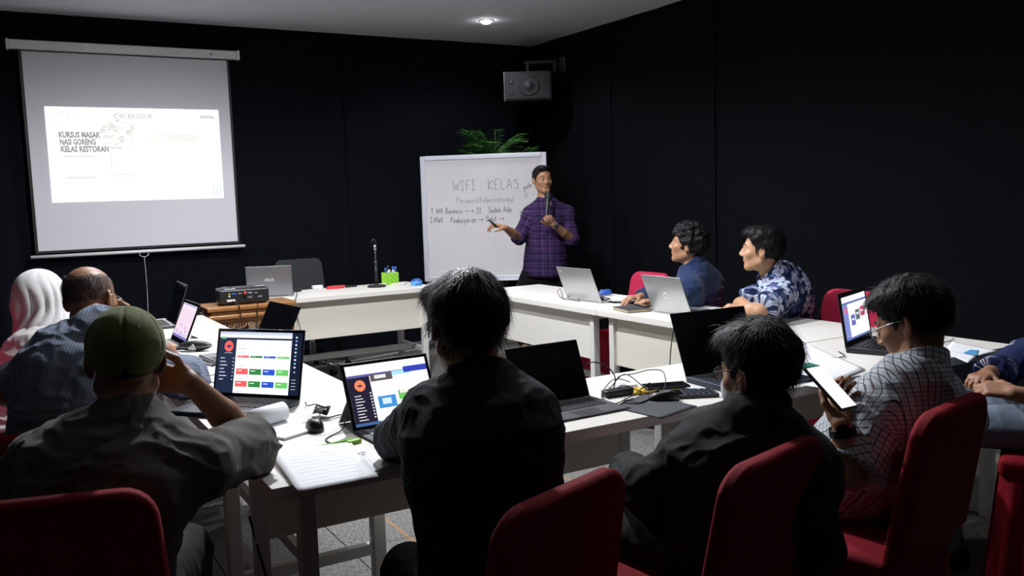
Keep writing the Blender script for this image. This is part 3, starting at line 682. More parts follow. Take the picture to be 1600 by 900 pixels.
cable('black cable hanging from the red plug of the projector', [(1.47, 6.062, .86), (1.50, 6.02, .84), (1.53, 6.035, .795), (1.52, 6.018, .70), (1.50, 6.01, .5), (1.50, 6.03, .03)], .0035)
cable('black power cable hanging over the carved stand below the projector', [(1.38, 6.085, .81), (1.40, 6.03, .79), (1.41, 6.018, .74), (1.43, 6.015, .45), (1.45, 6.02, .03)], .0035)

# ------------------------------------------------------------------ front desk objects
t = thing('microphone_stand', 'black desk microphone stand with empty clip on the front desk', 'microphone stand', (2.70, 6.80, TT))
MB().lathe([(.075, 0), (.075, .010), (.066, .016), (.018, .022), (.014, .03), (0, .03)], n=28).build('base', MT['rubber'], t, smooth=True)
MB().cyl((0, 0, .02), (0, 0, .19), .0105, n=12).build('lower_tube', MT['black_plastic'], t, smooth=True)
MB().cyl((0, 0, .18), (0, 0, .215), .015, n=14).build('clutch', MT['black_plastic'], t, smooth=True)
MB().cyl((0, 0, .2), (0, 0, .315), .007, n=12).build('upper_tube', MT['dark_plastic'], t, smooth=True)
MB().cyl((0, 0, .30), (0, 0, .345), .0125, n=12).build('swivel', MT['steel'], t, smooth=True)
MB().tube([(.0+.017*math.cos(a)-.012, -.01, .37+.017*math.sin(a)) for a in np.linspace(-.9, 4.0, 14)], .006, 6).build('clip', MT['black_plastic'], t, smooth=True)
c = atz(610, 444, TT)
t = thing('pen_holder', 'lime green pierced pen holder full of whiteboard markers', 'pen holder', c, .25)
w = .10
for sx, sy, ww, dd in ((0, -1, w, .003), (0, 1, w, .003), (-1, 0, .003, w), (1, 0, .003, w)):
    MB().box((sx*w/2, sy*w/2, .05), (ww, dd, .10)).build('side_panel', MT['green_pl'], t)
MT['hole'] = mat('dark_slot', (.05, .12, .02), .7)
h = MB()
for i in range(5):
    for j in range(6):
        if (i+j) % 3: h.box((-.032+.016*i, -w/2-.0018, .015+.014*j), (.009, .001, .006))
h.build('slots', MT['hole'], t)
MB().box((0, 0, .003), (w, w, .004)).build('bottom', MT['green_pl'], t)
rs = random.Random(4)
for i, (x, y, m, lab) in enumerate([(-.032, 0, 'blue', 'blue capped marker at left in the green pen holder'), (.03, .01, 'blue', 'upright blue capped marker at right in the green pen holder'), (.036, -.012, 'blue', 'leaning blue capped marker at right edge of the green pen holder'),
        (.0, .02, 'black_plastic', 'tall black capped marker at the back of the green pen holder'), (-.014, -.014, 'white_pl', 'white marker with white end at the front of the green pen holder'), (.012, -.02, 'white_pl', 'short white marker at the middle of the green pen holder')]):
    L = [.135, .14, .14, .15, .118, .115][i]; p = V(*c)+rotz(.25)@V(x, y, .006); tip = p+V((x)*.35, y*.3, L)
    q = thing('marker_pen', lab, 'marker pen', p)
    d = tip-p; MB().cyl((0, 0, 0), d*.72, .0085, n=12).build('barrel', MT['white_pl'], q, smooth=True); MB().cyl(d*.70, d, .0095, n=12).build('cap', MT[m], q, smooth=True)
c = atz(651, 446, TT)
t = thing('tape_dispenser', 'small round blue plastic box at the right end of the front desk', 'box', c)
MB().lathe([(.044, 0), (.048, .03), (.045, .036), (0, .036)], n=24).build('body', MT['skyblue'], t, smooth=False)
MB().ell((0, 0, .036), (.043, .043, .022)).build('dome', MT['blue'], t, smooth=True)
for i in range(4): MB().box((-.024+.016*i, -.047, .014), (.007, .004, .012)).build('notch', MT['blue'], t)
c = atz(524, 451, TT)
mb = MB()
for k in range(4): mb.tube(spline([V(.075*math.cos(a)+.004*k, .032*math.sin(a)+.003*k, .004+.005*k) for a in np.linspace(0, 2*PI, 12)], 3), .0035, 6)
o = mb.build('coiled_cable', MT['redcable'], smooth=True); o.location = c; tag(o, 'coiled red cable lying on the middle of the front desk', 'cable')
c = atz(496, 451, TT); o = MB().box((0, 0, .014), (.085, .05, .028)).build('power_adapter', MT['white_pl'], bevel=.006); o.location = c; tag(o, 'white power adapter on the front desk left of the red cable', 'adapter')
c = atz(549, 449, TT); o = MB().cyl((-.05, 0, .009), (.05, .01, .009), .008, n=12).build('marker_pen', MT['rubber'], smooth=True); o.location = c; tag(o, 'black marker lying at the end of the red cable', 'marker pen')
c = atz(463, 456, TT); o = MB().box((0, 0, .013), (.075, .045, .026)).build('power_adapter', MT['rubber'], bevel=.006); o.location = c; tag(o, 'black adapter beside the grey laptop on the front desk', 'adapter')
cable('black cable dropping over the front edge of the front desk', [V(*c)+V(0, 0, .01), V(*c)+V(-.03, -.12, .006), atz(461, 470, .756), atz(459, 474, .70), V(1.93, 6.43, .55), V(1.95, 6.42, .4)], .003)
for (px, py, ang, lab) in ((598, 446, .3, 'white marker lying in front of the green pen holder'), (621, 445, -.2, 'white marker lying behind the green pen holder to its right'), (632, 444, .9, 'white marker lying askew to the right of the green pen holder')):
    c = atz(px, py, TT); o = MB().cyl(rotz(ang)@V(-.05, 0, .008), rotz(ang)@V(.05, 0, .008), .0075, n=10).build('marker_pen', MT['white_pl'], smooth=True); o.location = c; tag(o, lab, 'marker pen')

# ------------------------------------------------------------------ papers and small things on the tables
def sheet(pts, label, z=TT, m=MT['paper'], lines=0, curl=0, name='paper_sheet', cat='paper', bend=None, nx=10, group=None):
    """thin sheet over four table points a,b,c,d"""
    a, b, c, d = [np.array([p[0], p[1], 0.]) for p in pts]; o = (a+b+c+d)/4; vs = []; 
    for j in range(nx+1):
        for i in range(nx+1):
            u, v = i/nx, j/nx; p = (a*(1-u)+b*u)*(1-v)+(d*(1-u)+c*u)*v-o
            zz = .0006+curl*(max(0, u-.6)**2*2+max(0, .35-v)**2*1.5)+(bend(u, v) if bend else 0); vs.append((p[0], p[1], zz))
    w = nx+1; fs = [(j*w+i, j*w+i+1, (j+1)*w+i+1, (j+1)*w+i) for j in range(nx) for i in range(nx)]
    ob = MB().add(vs, fs).build(name, m, smooth=True); ob.location = (o[0], o[1], z); s = ob.modifiers.new('th', 'SOLIDIFY'); s.thickness = .0004
    tag(ob, label, cat, group)
    if lines:
        mb = MB()
        for k in range(lines):
            v = .12+.76*k/lines
            for u0, u1 in ((.1, .45), (.5, .88)) if k % 3 else ((.1, .88),):
                p = [((a*(1-u)+b*u)*(1-vv)+(d*(1-u)+c*u)*vv-o)+V(0, 0, .0016+curl*(max(0, u-.6)**2*2+max(0, .35-vv)**2*1.5)+(bend(u, vv) if bend else 0)) for u, vv in ((u0, v), (u1, v), (u1, v+.006), (u0, v+.006))]
                mb.add(p, [(0, 1, 2, 3)])
        mb.build('printed_lines', MT['paper_print'], ob)
    return ob
def tp(px, py): return atz(px, py, TT)[:2]
ovh = lambda u, v: .003+.010*(1-u)*(1-v)
sheet([tp(452, 740), tp(596, 741), tp(560, 700), tp(432, 708)], 'lower paper of the stack at the near left table corner', TT, lines=6)
sheet([tp(466, 773), tp(592, 749), tp(548, 694), tp(423, 717)], 'white printed paper on top at near left table corner, overhanging the edge', TT+.003, lines=9, bend=lambda u, v: .004+.012*(1-u)*v)
sheet([tp(540, 742), tp(597, 737), tp(560, 702), tp(520, 706)], 'paper sheet sticking out right of the stack at near left corner', TT+.0015, lines=4)
# notepad with rolled cover
c = np.array([.735, 2.70]); yw = math.radians(25)
t = thing('notepad', 'white notepad with pages rolled over beside the black mouse', 'notepad', (c[0], c[1], TT), yw)
MB().box((0, 0, .004), (.15, .20, .008)).build('page_block', MT['paper'], t, bevel=.001)
MB().box((.0, 0, .0005), (.154, .205, .001)).build('back_card', MT['kraft'], t)
rl = []; 
for sec in range(13):
    a = -PI*.5+sec/12*1.55*PI; rl.append((.028*math.cos(a), .028*math.sin(a)))
vs = [(x, .075+ (-y0)*.9, .036+z0) for x in (-.075, .075) for (y0, z0) in rl]; n = len(rl)
o = MB().add(vs, [(i, i+1, n+i+1, n+i) for i in range(n-1)]).build('rolled_pages', MT['paper'], t, smooth=True); s = o.modifiers.new('th', 'SOLIDIFY'); s.thickness = .004
def mouse(label, c, yaw, m=MT['black_plastic'], L=.108, w=.06):
    t = thing('computer_mouse', label, 'computer mouse', (c[0], c[1], TT), yaw)
    vs = []; nu, nv = 20, 10
    for j in range(nv+1):
        ph = PI/2*j/nv
        for i in range(nu):
            a = 2*PI*i/nu; r = math.cos(ph)**.7; x = w/2*r*math.cos(a)*(1-.12*math.cos(2*a)); y = L/2*r*math.sin(a); z = .036*math.sin(ph)**.8*(1-.25*(y/L*2)) ; vs.append((x, y, max(z, .001)))
    fs = [(j*nu+i, j*nu+(i+1) % nu, (j+1)*nu+(i+1) % nu, (j+1)*nu+i) for j in range(nv) for i in range(nu)]+[tuple(range(nu))[::-1]]
    MB().add(vs, fs).build('shell', m, t, smooth=True)
    MB().cyl((-.003, .022, .031), (.003, .022, .031), .009, n=12).build('scroll_wheel', MT['steel'], t)
    MB().box((0, .03, .0325), (.001, .04, .002)).build('button_gap', MT['rubber'], t)
    return t
c = atz(492, 671, TT); mouse('black mouse beside the notepad and dashboard laptop', c, math.radians(-8))
cable('black mouse cable running behind the tablet computer', [V(c[0], c[1]+.05, TT+.012), V(c[0]+.02, c[1]+.10, TT+.006), atz(515, 652, .76), atz(538, 648, .756), V(1.0, 2.64, .754)], .0022)
mb = MB(); c0 = atz(502, 645, .765)
for k in range(4): mb.tube(spline([c0+V(.02*math.cos(a)+.004*k-.004, .035*math.sin(a), .004+.004*k+.006*math.sin(2*a+k)) for a in np.linspace(0, 2*PI, 9)], 3), .003, 6)
mb.box(c0+V(0, 0, .006), (.02, .03, .012)); o = mb.build('coiled_cable', MT['rubber'], smooth=False); tag(o, 'bundled black cable behind the mouse on the near left table', 'cable')
cable('thin black cable from the dashboard laptop to the cable bundle', [V(.90, 2.98, .765), atz(480, 634, .756), atz(496, 632, .758), c0], .002)
cable('black cable curling under the left edge of the tablet computer', [atz(540, 655, .78), atz(534, 672, .757), atz(515, 682, .753), atz(509, 688, .753), atz(522, 693, .753), atz(545, 690, .753)], .002)
c = atz(515, 697, TT); o = MB().cyl((-.07, -.012, .005), (.07, .012, .005), .0045, .0045, 8).build('pencil', MT['lime'], smooth=True); o.location = c; tag(o, 'yellow-green pencil lying behind the loose papers', 'pencil')
c = atz(553, 693, TT); o = MB().box((0, 0, .006), (.045, .02, .012), rotz(.2)).build('highlighter', MT['green_pl'], bevel=.004); o.location = c; tag(o, 'green highlighter tip beside the tablet keyboard', 'highlighter')
c = atz(566, 711, TT+.003); mb = MB(); mb.tube(spline([(-.012, 0, .005), (0, .008, .006), (.012, 0, .005), (.0, -.005, .004), (-.008, .002, .005)], 4), .0014, 5); o = mb.build('paper_clip', MT['steel'], smooth=True); o.location = c; tag(o, 'small metal clip on the papers near the tablet keyboard', 'paper clip')

# spectacles case
c = (atz(281, 549, TT)+atz(330, 548, TT))/2
t = thing('spectacles_case', 'black spectacles case with white three-bar triangle emblem', 'spectacles case', c, math.radians(-36))
w = .17
MB().ell((0, 0, .026), (w/2, .031, .0255), nu=28, nv=14).build('shell', MT['black_plastic'], t, smooth=True)
MB().tube([(w/2*.995*math.cos(a), .0315*math.sin(a), .026) for a in np.linspace(0, 2*PI, 40)], .0012, 5).build('seam', MT['steel'], t)
eb = MB()
for i, (x, h) in enumerate(((-.013, .011), (0, .019), (.013, .027))):
    for q in (0,):
        a0 = V(x-.004, -.0315, .012); dx = V(.010, 0, 0); up = V(-.42*h, 0, h)
        eb.add([a0, a0+dx, a0+dx+up, a0+up], [(0, 1, 2, 3)])
        eb.add([a0+V(0, -.0006, 0), a0+dx+V(0, -.0006, 0), a0+dx+up+V(0, -.0006, 0), a0+up+V(0, -.0006, 0)], [(0, 1, 2, 3)])
text = eb.build('emblem_bars', MT['white_pl'], t)
text_mesh('adidas', .012, 'emblem_letters', MT['white_pl'], t, (0, -.0325, .003), V(1, 0, 0), V(0, 0, 1), V(0, -1, 0), align='CENTER')
c = atz(325, 571, TT); t = thing('ballpoint_pen', 'grey ballpoint pen below the spectacles case', 'pen', c, math.radians(-78))
MB().cyl((-.06, 0, .006), (.045, 0, .006), .005, n=10).build('barrel', MT['steel'], t, smooth=True); MB().cyl((.045, 0, .006), (.07, 0, .006), .005, .0015, 10).build('tip', MT['rubber'], t, smooth=True); MB().box((-.03, 0, .0115), (.045, .003, .0015)).build('clip', MT['chrome'], t)
sheet([tp(262, 575), tp(322, 592), tp(342, 573), tp(288, 560)], 'white paper on left table beside the ballpoint pen', lines=5)
sheet([tp(256, 552), tp(278, 556), tp(288, 546), tp(266, 542)], 'grey note sheet left of the spectacles case', m=MT['paper_print'])
cable('thin looping cable standing up behind the spectacles case', [atz(340, 553, .755), atz(341, 535, .79), atz(346, 526, .80), atz(351, 532, .79), atz(353, 545, .757)], .0014)
cable('thin cable arching behind the dashboard laptop', [atz(371, 545, .755), atz(378, 532, .785), atz(388, 528, .79), atz(396, 537, .77), atz(400, 545, .757)], .0014)
cable('black cable curving out from under the dashboard laptop', [atz(336, 585, .756), atz(326, 588, .755), atz(322, 594, .755), atz(334, 598, .756)], .002)
cable('black cable at the laptop corner near the olive cap man', [atz(310, 633, .756), atz(297, 634, .755), atz(293, 643, .755), atz(296, 650, .754)], .002)
c = atz(299, 531, TT); mb = MB(); mb.tube(spline([c+V(0, 0, .02), c+V(.02, -.02, .012), c+V(.03, .01, .006), c+V(.0, .03, .006)], 5), .004, 6); o = mb.build('cable_plug', MT['rubber'], smooth=True); tag(o, 'black plug beside the laptop with the pinkish page', 'cable')

# near right table
o = sheet([tp(957, 637), tp(1034, 655), tp(1089, 636), tp(1006, 617)], 'dark grey mouse mat at the table edge', TT, m=MT['darkmat'], name='mouse_mat', cat='mouse mat'); o.modifiers['th'].thickness = .003; o.location.z += .003
c = atz(1037, 624, TT+.004); mouse('black mouse on the dark mouse mat', c, math.radians(62)); 
o = MB().box((0, 0, .012), (.11, .042, .024), rotz(-.1)).build('power_adapter', MT['black_plastic'], bevel=.005); o.location = atz(965, 618, TT); tag(o, 'black power brick among tangled cables beside two-in-one laptop', 'adapter')
o = MB().box((0, 0, .006), (.10, .05, .012), rotz(-.15)).build('card_box', MT['white_pl'], bevel=.003); o.location = atz(973, 606, TT); tag(o, 'flat white box behind the black power brick', 'box')
c = atz(1012, 611, TT)
for k, (dx, dy, a, lab) in enumerate(((0, 0, -.15, 'lower yellow card beside the dark phone'), (.02, -.02, -.32, 'upper yellow card beside the mouse mat'))):
    o = MB().box((0, 0, .003), (.16, .075, .005), rotz(a)).build('yellow_card', MT['yellow'], bevel=.001); o.location = c+V(dx, dy, .0055*k); tag(o, lab, 'card')
def phone(label, c, yaw, z=TT, L=.15, w=.073, scr=MT['black_gloss'], body=MT['black_plastic']):
    t = thing('mobile_phone', label, 'phone', (c[0], c[1], z), yaw)
    MB().box((0, 0, .0045), (L, w, .008)).build('body', body, t, bevel=.003); MB().box((0, 0, .0088), (L-.006, w-.006, .0006)).build('screen', scr, t); return t
phone('dark phone lying on the yellow cards near the masked man', atz(1040, 603, .765), -.35, TT+.0115, .16, .075)
o = MB().box((0, 0, .002), (.15, .08, .003), rotz(-.5)).build('note_card', MT['blue']); o.location = atz(1060, 613, TT); tag(o, 'blue and white card under the phone edge', 'card')
c = atz(1085, 618, TT); t = thing('calculator', 'dark desk calculator between phone and masked man', 'calculator', c, -.45)
MB().box((0, 0, .007), (.15, .085, .013)).build('body', MT['slate'], t, bevel=.003)
MB().box((-.055, 0, .0145), (.022, .07, .001)).build('display', MT['black_gloss'], t)
k = MB()
for i in range(5):
    for j in range(4): k.box((-.03+.021*i, -.028+.018*j, .0155), (.015, .012, .003))
k.build('keys', MT['bluegrey'], t)['kind'] = 'stuff'
# tangled cables between the two-in-one laptop and the adapter
P = lambda x, y, z=.756: atz(x, y, z)
cable('long black cable arching from the two-in-one laptop', [P(912, 570, .86), P(930, 566, .875), P(950, 574, .85), P(961, 590, .80), P(958, 608, .76), P(950, 622, .755)], .0024)
cable('thin black cable looping high over the power brick', [P(955, 620), P(965, 590, .79), P(990, 584, .80), P(1015, 578, .80), P(1035, 580, .79), P(1040, 596, .775), P(1036, 612, .765)], .0018)
cable('thin cable loop between power brick and mouse', [P(950, 610), P(975, 585, .80), P(1000, 600, .775), P(1018, 618, .758), P(1000, 630), P(975, 628), P(990, 622)], .0018)
cable('black mouse cable crossing the white table towards the mouse mat', [P(1013, 624, .77), P(998, 629), P(980, 625), P(965, 632), P(940, 620), P(952, 598, .775), P(966, 592, .78), P(985, 597)], .0018)
cable('black cord curling around the power brick', [P(938, 625), P(955, 632), P(985, 620, .765), P(1015, 598, .775), P(1005, 612, .76), P(975, 602, .785), P(958, 612)], .0018)
# papers at right
a = lambda q: sheet(*q)
sheet([tp(1262, 598), tp(1352, 578), tp(1292, 552), tp(1232, 570)], 'wide printed sheet below the green case, lower of the pair', lines=8)
sheet([tp(1300, 600), tp(1352, 579), tp(1262, 540), tp(1243, 548)], 'large printed table sheet right of the masked man', TT+.003, lines=12, curl=.0, bend=lambda u, v: .003)
sheet([tp(1225, 598), tp(1290, 607), tp(1300, 592), tp(1240, 584)], 'small white sheet between masked man and lit phone', lines=3)
o = MB().box((0, 0, .007), (.15, .06, .013), rotz(-.25)).build('glasses_case', MT['teal'], bevel=.004); o.location = atz(1247, 576, TT); tag(o, 'flat teal case behind the head of the masked man', 'case')
o = MB().box((0, 0, .012), (.09, .05, .02), rotz(-.3)).build('power_adapter', MT['black_plastic'], bevel=.006); o.location = atz(1228, 598, TT); tag(o, 'dark adapter at the right ear of the masked man', 'adapter')
cable('black cable behind the lit corner laptop', [V(3.05, 2.50, .756), P(1320, 556), P(1308, 559), P(1298, 559)], .0022)
sheet([tp(1480, 553), tp(1512, 567), tp(1535, 548), tp(1480, 540)], 'white page with blue band at right end of the tables', lines=2)
sheet([tp(1478, 548), tp(1530, 556), tp(1558, 549), tp(1488, 534)], 'white paper sheet nearest the right table corner', TT+.002, lines=4)
o = sheet([tp(1505, 553), tp(1526, 557), tp(1530, 549), tp(1516, 548)], 'light blue card on the papers at right table corner', TT+.004, m=MT['skyblue'], name='card', cat='card')
cable('thin black cable beyond the papers at right table corner', [P(1472, 535), P(1484, 533), P(1490, 529)], .002)
c = atz(1415, 540, TT); o = MB().box((0, 0, .005), (.20, .11, .009), rotz(.2)).build('notebook', MT['slate'], bevel=.002); o.location = (3.52, 2.52, TT); tag(o, 'black notebook behind the lit corner laptop', 'notebook')
# right row small things
c = V(3.27, 4.19, 0)
t = thing('notebook', 'thick black bound notebook with cream pages by the table joint', 'notebook', (3.27, 4.18, TT), math.radians(78))
MB().box((0, 0, .010), (.20, .15, .014)).build('page_block', MT['kraft'], t); 
for z in (.002, .018): MB().box((0, 0, z), (.205, .155, .003)).build('cover', MT['slate'], t, bevel=.001)
phone('dark phone resting on the black bound notebook', (3.36, 4.17), 1.4, TT+.0205)
o = MB().box((0, 0, .008), (.23, .17, .015), rotz(1.35)).build('notebook', MT['dark_plastic'], bevel=.003); o.location = (3.55, 4.42, TT); tag(o, 'dark book under the loose white papers on right row', 'notebook')
sheet([(3.42, 4.45), (3.46, 4.72), (3.70, 4.62), (3.66, 4.30)], 'loose white papers on the dark book on right row', TT+.017, lines=3, curl=.02)
sheet([(3.38, 4.52), (3.40, 4.66), (3.56, 4.62), (3.55, 4.46)], 'crumpled clear wrapper beside the slim grey laptop', TT+.002, m=MT['paper'], bend=lambda u, v: .015+.012*math.sin(u*9)*math.cos(v*8), name='wrapper', cat='wrapper')
sheet([(3.28, 4.08), (3.30, 4.40), (3.52, 4.38), (3.50, 4.06)], 'white paper under the black bound notebook', TT)
mouse('blue computer mouse behind the slim grey laptop', (3.66, 4.98), 1.2, MT['blue'])
cable('thin black cable looping at the slim grey laptop', [P(906, 471), P(893, 469), P(884, 468), P(876, 464), P(871, 456, .775), P(876, 452, .78), P(880, 466, .76), P(890, 464, .77), P(897, 461, .775), P(906, 471)], .0018)
o = sheet([(3.24, 3.46), (3.27, 3.70), (3.60, 3.66), (3.58, 3.36)], 'lime green folder with curled edge before the floral shirt', TT, m=MT['lime'], bend=lambda u, v: .004+.035*(1-u)**2*v+.03*max(0, v-.75)*2, name='folder', cat='folder')
o = MB().box((0, 0, .018), (.075, .05, .034), rotz(.5)).build('power_adapter', MT['rubber'], bevel=.008); o.location = atz(1065, 503, TT); tag(o, 'black power adapter below the silver laptop', 'adapter')
cable('black cable hanging down the front of the right table', [atz(1062, 503, .77), atz(1052, 508, .76), V(3.115, 3.62, .74), V(3.105, 3.64, .60), V(3.11, 3.66, .42)], .003)
cable('short black cable from the silver laptop to its adapter', [V(3.36, 3.72, .76), V(3.30, 3.66, .765), atz(1070, 502, .775)], .0025)
cable('white cable lying along the floor under the front desk', [V(1.2, 7.6, .003), V(2.2, 7.55, .003), V(3.0, 7.72, .003), V(3.5, 7.85, .003)], .006, MT['white_pl'])
cable('white cable lying on the carpet at far left', [atz(-30, 650, .004), atz(10, 648, .004), atz(30, 649, .004), atz(60, 655, .004)], .004, MT['white_pl'])
cable('black cable drooping under the near left table', [V(.62, 2.7, .5), V(.66, 2.62, .25), V(.72, 2.5, .02), V(.9, 2.45, .006), V(1.1, 2.3, .006)], .004)
cable('black cable lying on the carpet under the near table', [V(.95, 2.2, .006), V(1.05, 2.35, .006), V(1.2, 2.5, .01), V(1.3, 2.9, .006)], .004)
# ------------------------------------------------------------------ people: blended implicit surfaces meshed once per body or garment
class SDF:
    def __init__(s, lo, hi, h):
        s.lo = np.array(lo, float)-3*h; s.h = h; s.n = np.ceil((np.array(hi)+3*h-s.lo)/h).astype(int)+1
        s.a = np.full(tuple(s.n), .1, np.float32)
    def region(s, lo, hi, m):
        i0 = np.maximum(np.floor((np.array(lo)-m-s.lo)/s.h).astype(int), 0); i1 = np.minimum(np.ceil((np.array(hi)+m-s.lo)/s.h).astype(int)+1, s.n)
        if (i1 <= i0).any(): return None
        sl = tuple(slice(a, b) for a, b in zip(i0, i1))
        ax = [((np.arange(i0[k], i1[k])*s.h+s.lo[k]).astype(np.float32)) for k in range(3)]
        return sl, ax[0][:, None, None], ax[1][None, :, None], ax[2][None, None, :]
    def comb(s, sl, d, k, mode):
        a = s.a[sl]
        if mode == 'u':
            if k > 0: h = np.maximum(k-np.abs(a-d), 0)/k; s.a[sl] = np.minimum(a, d)-h*h*k*.25
            else: s.a[sl] = np.minimum(a, d)
        elif mode == 's':
            d = -d
            if k > 0: h = np.maximum(k-np.abs(a-d), 0)/k; s.a[sl] = np.maximum(a, d)+h*h*k*.25
            else: s.a[sl] = np.maximum(a, d)
    def f(s, lo, hi, fn, k=.01, mode='u'):
        r = s.region(lo, hi, k+4*s.h)
        if r is None: return s
        sl, X, Y, Z = r; s.comb(sl, fn(X, Y, Z).astype(np.float32), k, mode); return s
    def cone(s, a, b, ra, rb, k=.01, mode='u', cut=False, flat=None):
        a = np.array(a, float); b = np.array(b, float); d = b-a; L2 = d@d+1e-12; R = max(ra, rb); L = math.sqrt(L2)
        def fn(X, Y, Z):
            x, y, z = X-a[0], Y-a[1], Z-a[2]; tt = (x*d[0]+y*d[1]+z*d[2])/L2; t = np.clip(tt, 0, 1)
            q = np.sqrt((x-t*d[0])**2+(y-t*d[1])**2+(z-t*d[2])**2)-(ra+(rb-ra)*t)
            return np.maximum(q, (tt-1)*L) if cut else q
        return s.f(np.minimum(a, b)-R, np.maximum(a, b)+R, fn, k, mode)
    def ell(s, c, r, R=None, k=.01, mode='u'):
        c = np.array(c, float); r = np.array(r, float); R = np.eye(3) if R is None else np.asarray(R); m = max(r)
        def fn(X, Y, Z):
            x, y, z = X-c[0], Y-c[1], Z-c[2]; u = [(x*R[0, i]+y*R[1, i]+z*R[2, i]) for i in range(3)]
            k0 = np.sqrt(sum((u[i]/r[i])**2 for i in range(3))); k1 = np.sqrt(sum((u[i]/r[i]**2)**2 for i in range(3)))+1e-6
            return k0*(k0-1)/k1
        return s.f(c-m, c+m, fn, k, mode)
    def mesh(s):
        g = openvdb.FloatGrid(.1); g.copyFromArray(s.a); p, q = g.convertToQuads(0.0)
        return p*s.h+s.lo, q

_NG = RNG.random((32, 32, 32)).astype(np.float32)*2-1
def noise(P, sc):
    p = np.asarray(P)*sc; i = np.floor(p).astype(int); f = p-i; f = f*f*(3-2*f); o = 0
    for dx in (0, 1):
        for dy in (0, 1):
            for dz in (0, 1):
                w = (f[:, 0] if dx else 1-f[:, 0])*(f[:, 1] if dy else 1-f[:, 1])*(f[:, 2] if dz else 1-f[:, 2])
                o = o+w*_NG[(i[:, 0]+dx) % 32, (i[:, 1]+dy) % 32, (i[:, 2]+dz) % 32]
    return o
def vnormals(p, q):
    n = np.cross(p[q[:, 2]]-p[q[:, 0]], p[q[:, 3]]-p[q[:, 1]]); out = np.zeros_like(p)
    for k in range(4): np.add.at(out, q[:, k], n)
    return out/(np.linalg.norm(out, axis=1, keepdims=True)+1e-12)
def fix(p, q):
    c = p.mean(0); n = np.cross(p[q[:, 2]]-p[q[:, 0]], p[q[:, 3]]-p[q[:, 1]]); v = (n*(p[q].mean(1)-c)).sum()
    return q[:, ::-1] if v < 0 else q
def qmesh(p, q, name, mats, parent, org, cuv=None, mi=None, label=None):
    me = bpy.data.meshes.new(name); p = np.asarray(p)-np.array(org)
    me.vertices.add(len(p)); me.vertices.foreach_set('co', p.astype(np.float32).ravel())
    me.loops.add(q.size); me.loops.foreach_set('vertex_index', q.astype(np.int32).ravel())
    me.polygons.add(len(q)); me.polygons.foreach_set('loop_start', np.arange(0, q.size, 4, dtype=np.int32)); me.polygons.foreach_set('loop_total', np.full(len(q), 4, np.int32))
    me.polygons.foreach_set('use_smooth', np.ones(len(q), bool))
    for m in (mats if isinstance(mats, (list, tuple)) else [mats]): me.materials.append(m)
    if mi is not None: me.polygons.foreach_set('material_index', mi.astype(np.int32))
    me.update(calc_edges=True); me.validate()
    if cuv is not None:
        a = me.attributes.new('cuv', 'FLOAT_VECTOR', 'POINT'); a.data.foreach_set('vector', cuv.astype(np.float32).ravel())
    o = bpy.data.objects.new(name, me); COL.objects.link(o); o.parent = parent
    if label: o['label'] = label
    return o

def headR(az, pitch=0, roll=0): return rotz(-math.radians(az))@rotx(math.radians(pitch))@roty(math.radians(roll))
TW = np.array([(-.20, .085, .085), (-.10, .155, .12), (.06, .165, .125), (.33, .145, .112), (.58, .160, .120), (.78, .170, .112), (.90, .135, .090), (.99, .075, .068), (1.08, .055, .055)])
def torso_frame(pel, neck, lat):
    z = nrm(neck-pel); x = nrm(lat-z*(lat@z)); return x, np.cross(z, x), z
def torso(S, pel, neck, lat, off=0, bw=1, bd=1, hunch=.03, belly=0, lo=-.2, hi=1.08, k=.03):
    x_, y_, z_ = torso_frame(pel, neck, lat); L = np.linalg.norm(neck-pel)
    bl = belly*np.exp(-((TW[:, 0]-.25)/.25)**2)
    def fn(X, Y, Z):
        u, v, w = X-pel[0], Y-pel[1], Z-pel[2]
        a = u*x_[0]+v*x_[1]+w*x_[2]; b = u*y_[0]+v*y_[1]+w*y_[2]; t = (u*z_[0]+v*z_[1]+w*z_[2])/L
        W = np.interp(t, TW[:, 0], TW[:, 1])*bw+off; D = np.interp(t, TW[:, 0], TW[:, 2]+bl)*bd+off
        b = b+hunch*4*np.clip(t, 0, 1)*(1-np.clip(t, 0, 1))-np.interp(t, TW[:, 0], bl)*.6
        q = (np.sqrt((a/W)**2+(b/D)**2+1e-9)-1)*np.minimum(W, D)
        return np.maximum(q, np.maximum(lo-t, t-hi)*L)
    m = .24
    S.f(np.minimum(pel, neck)-m, np.maximum(pel, neck)+m, fn, k)
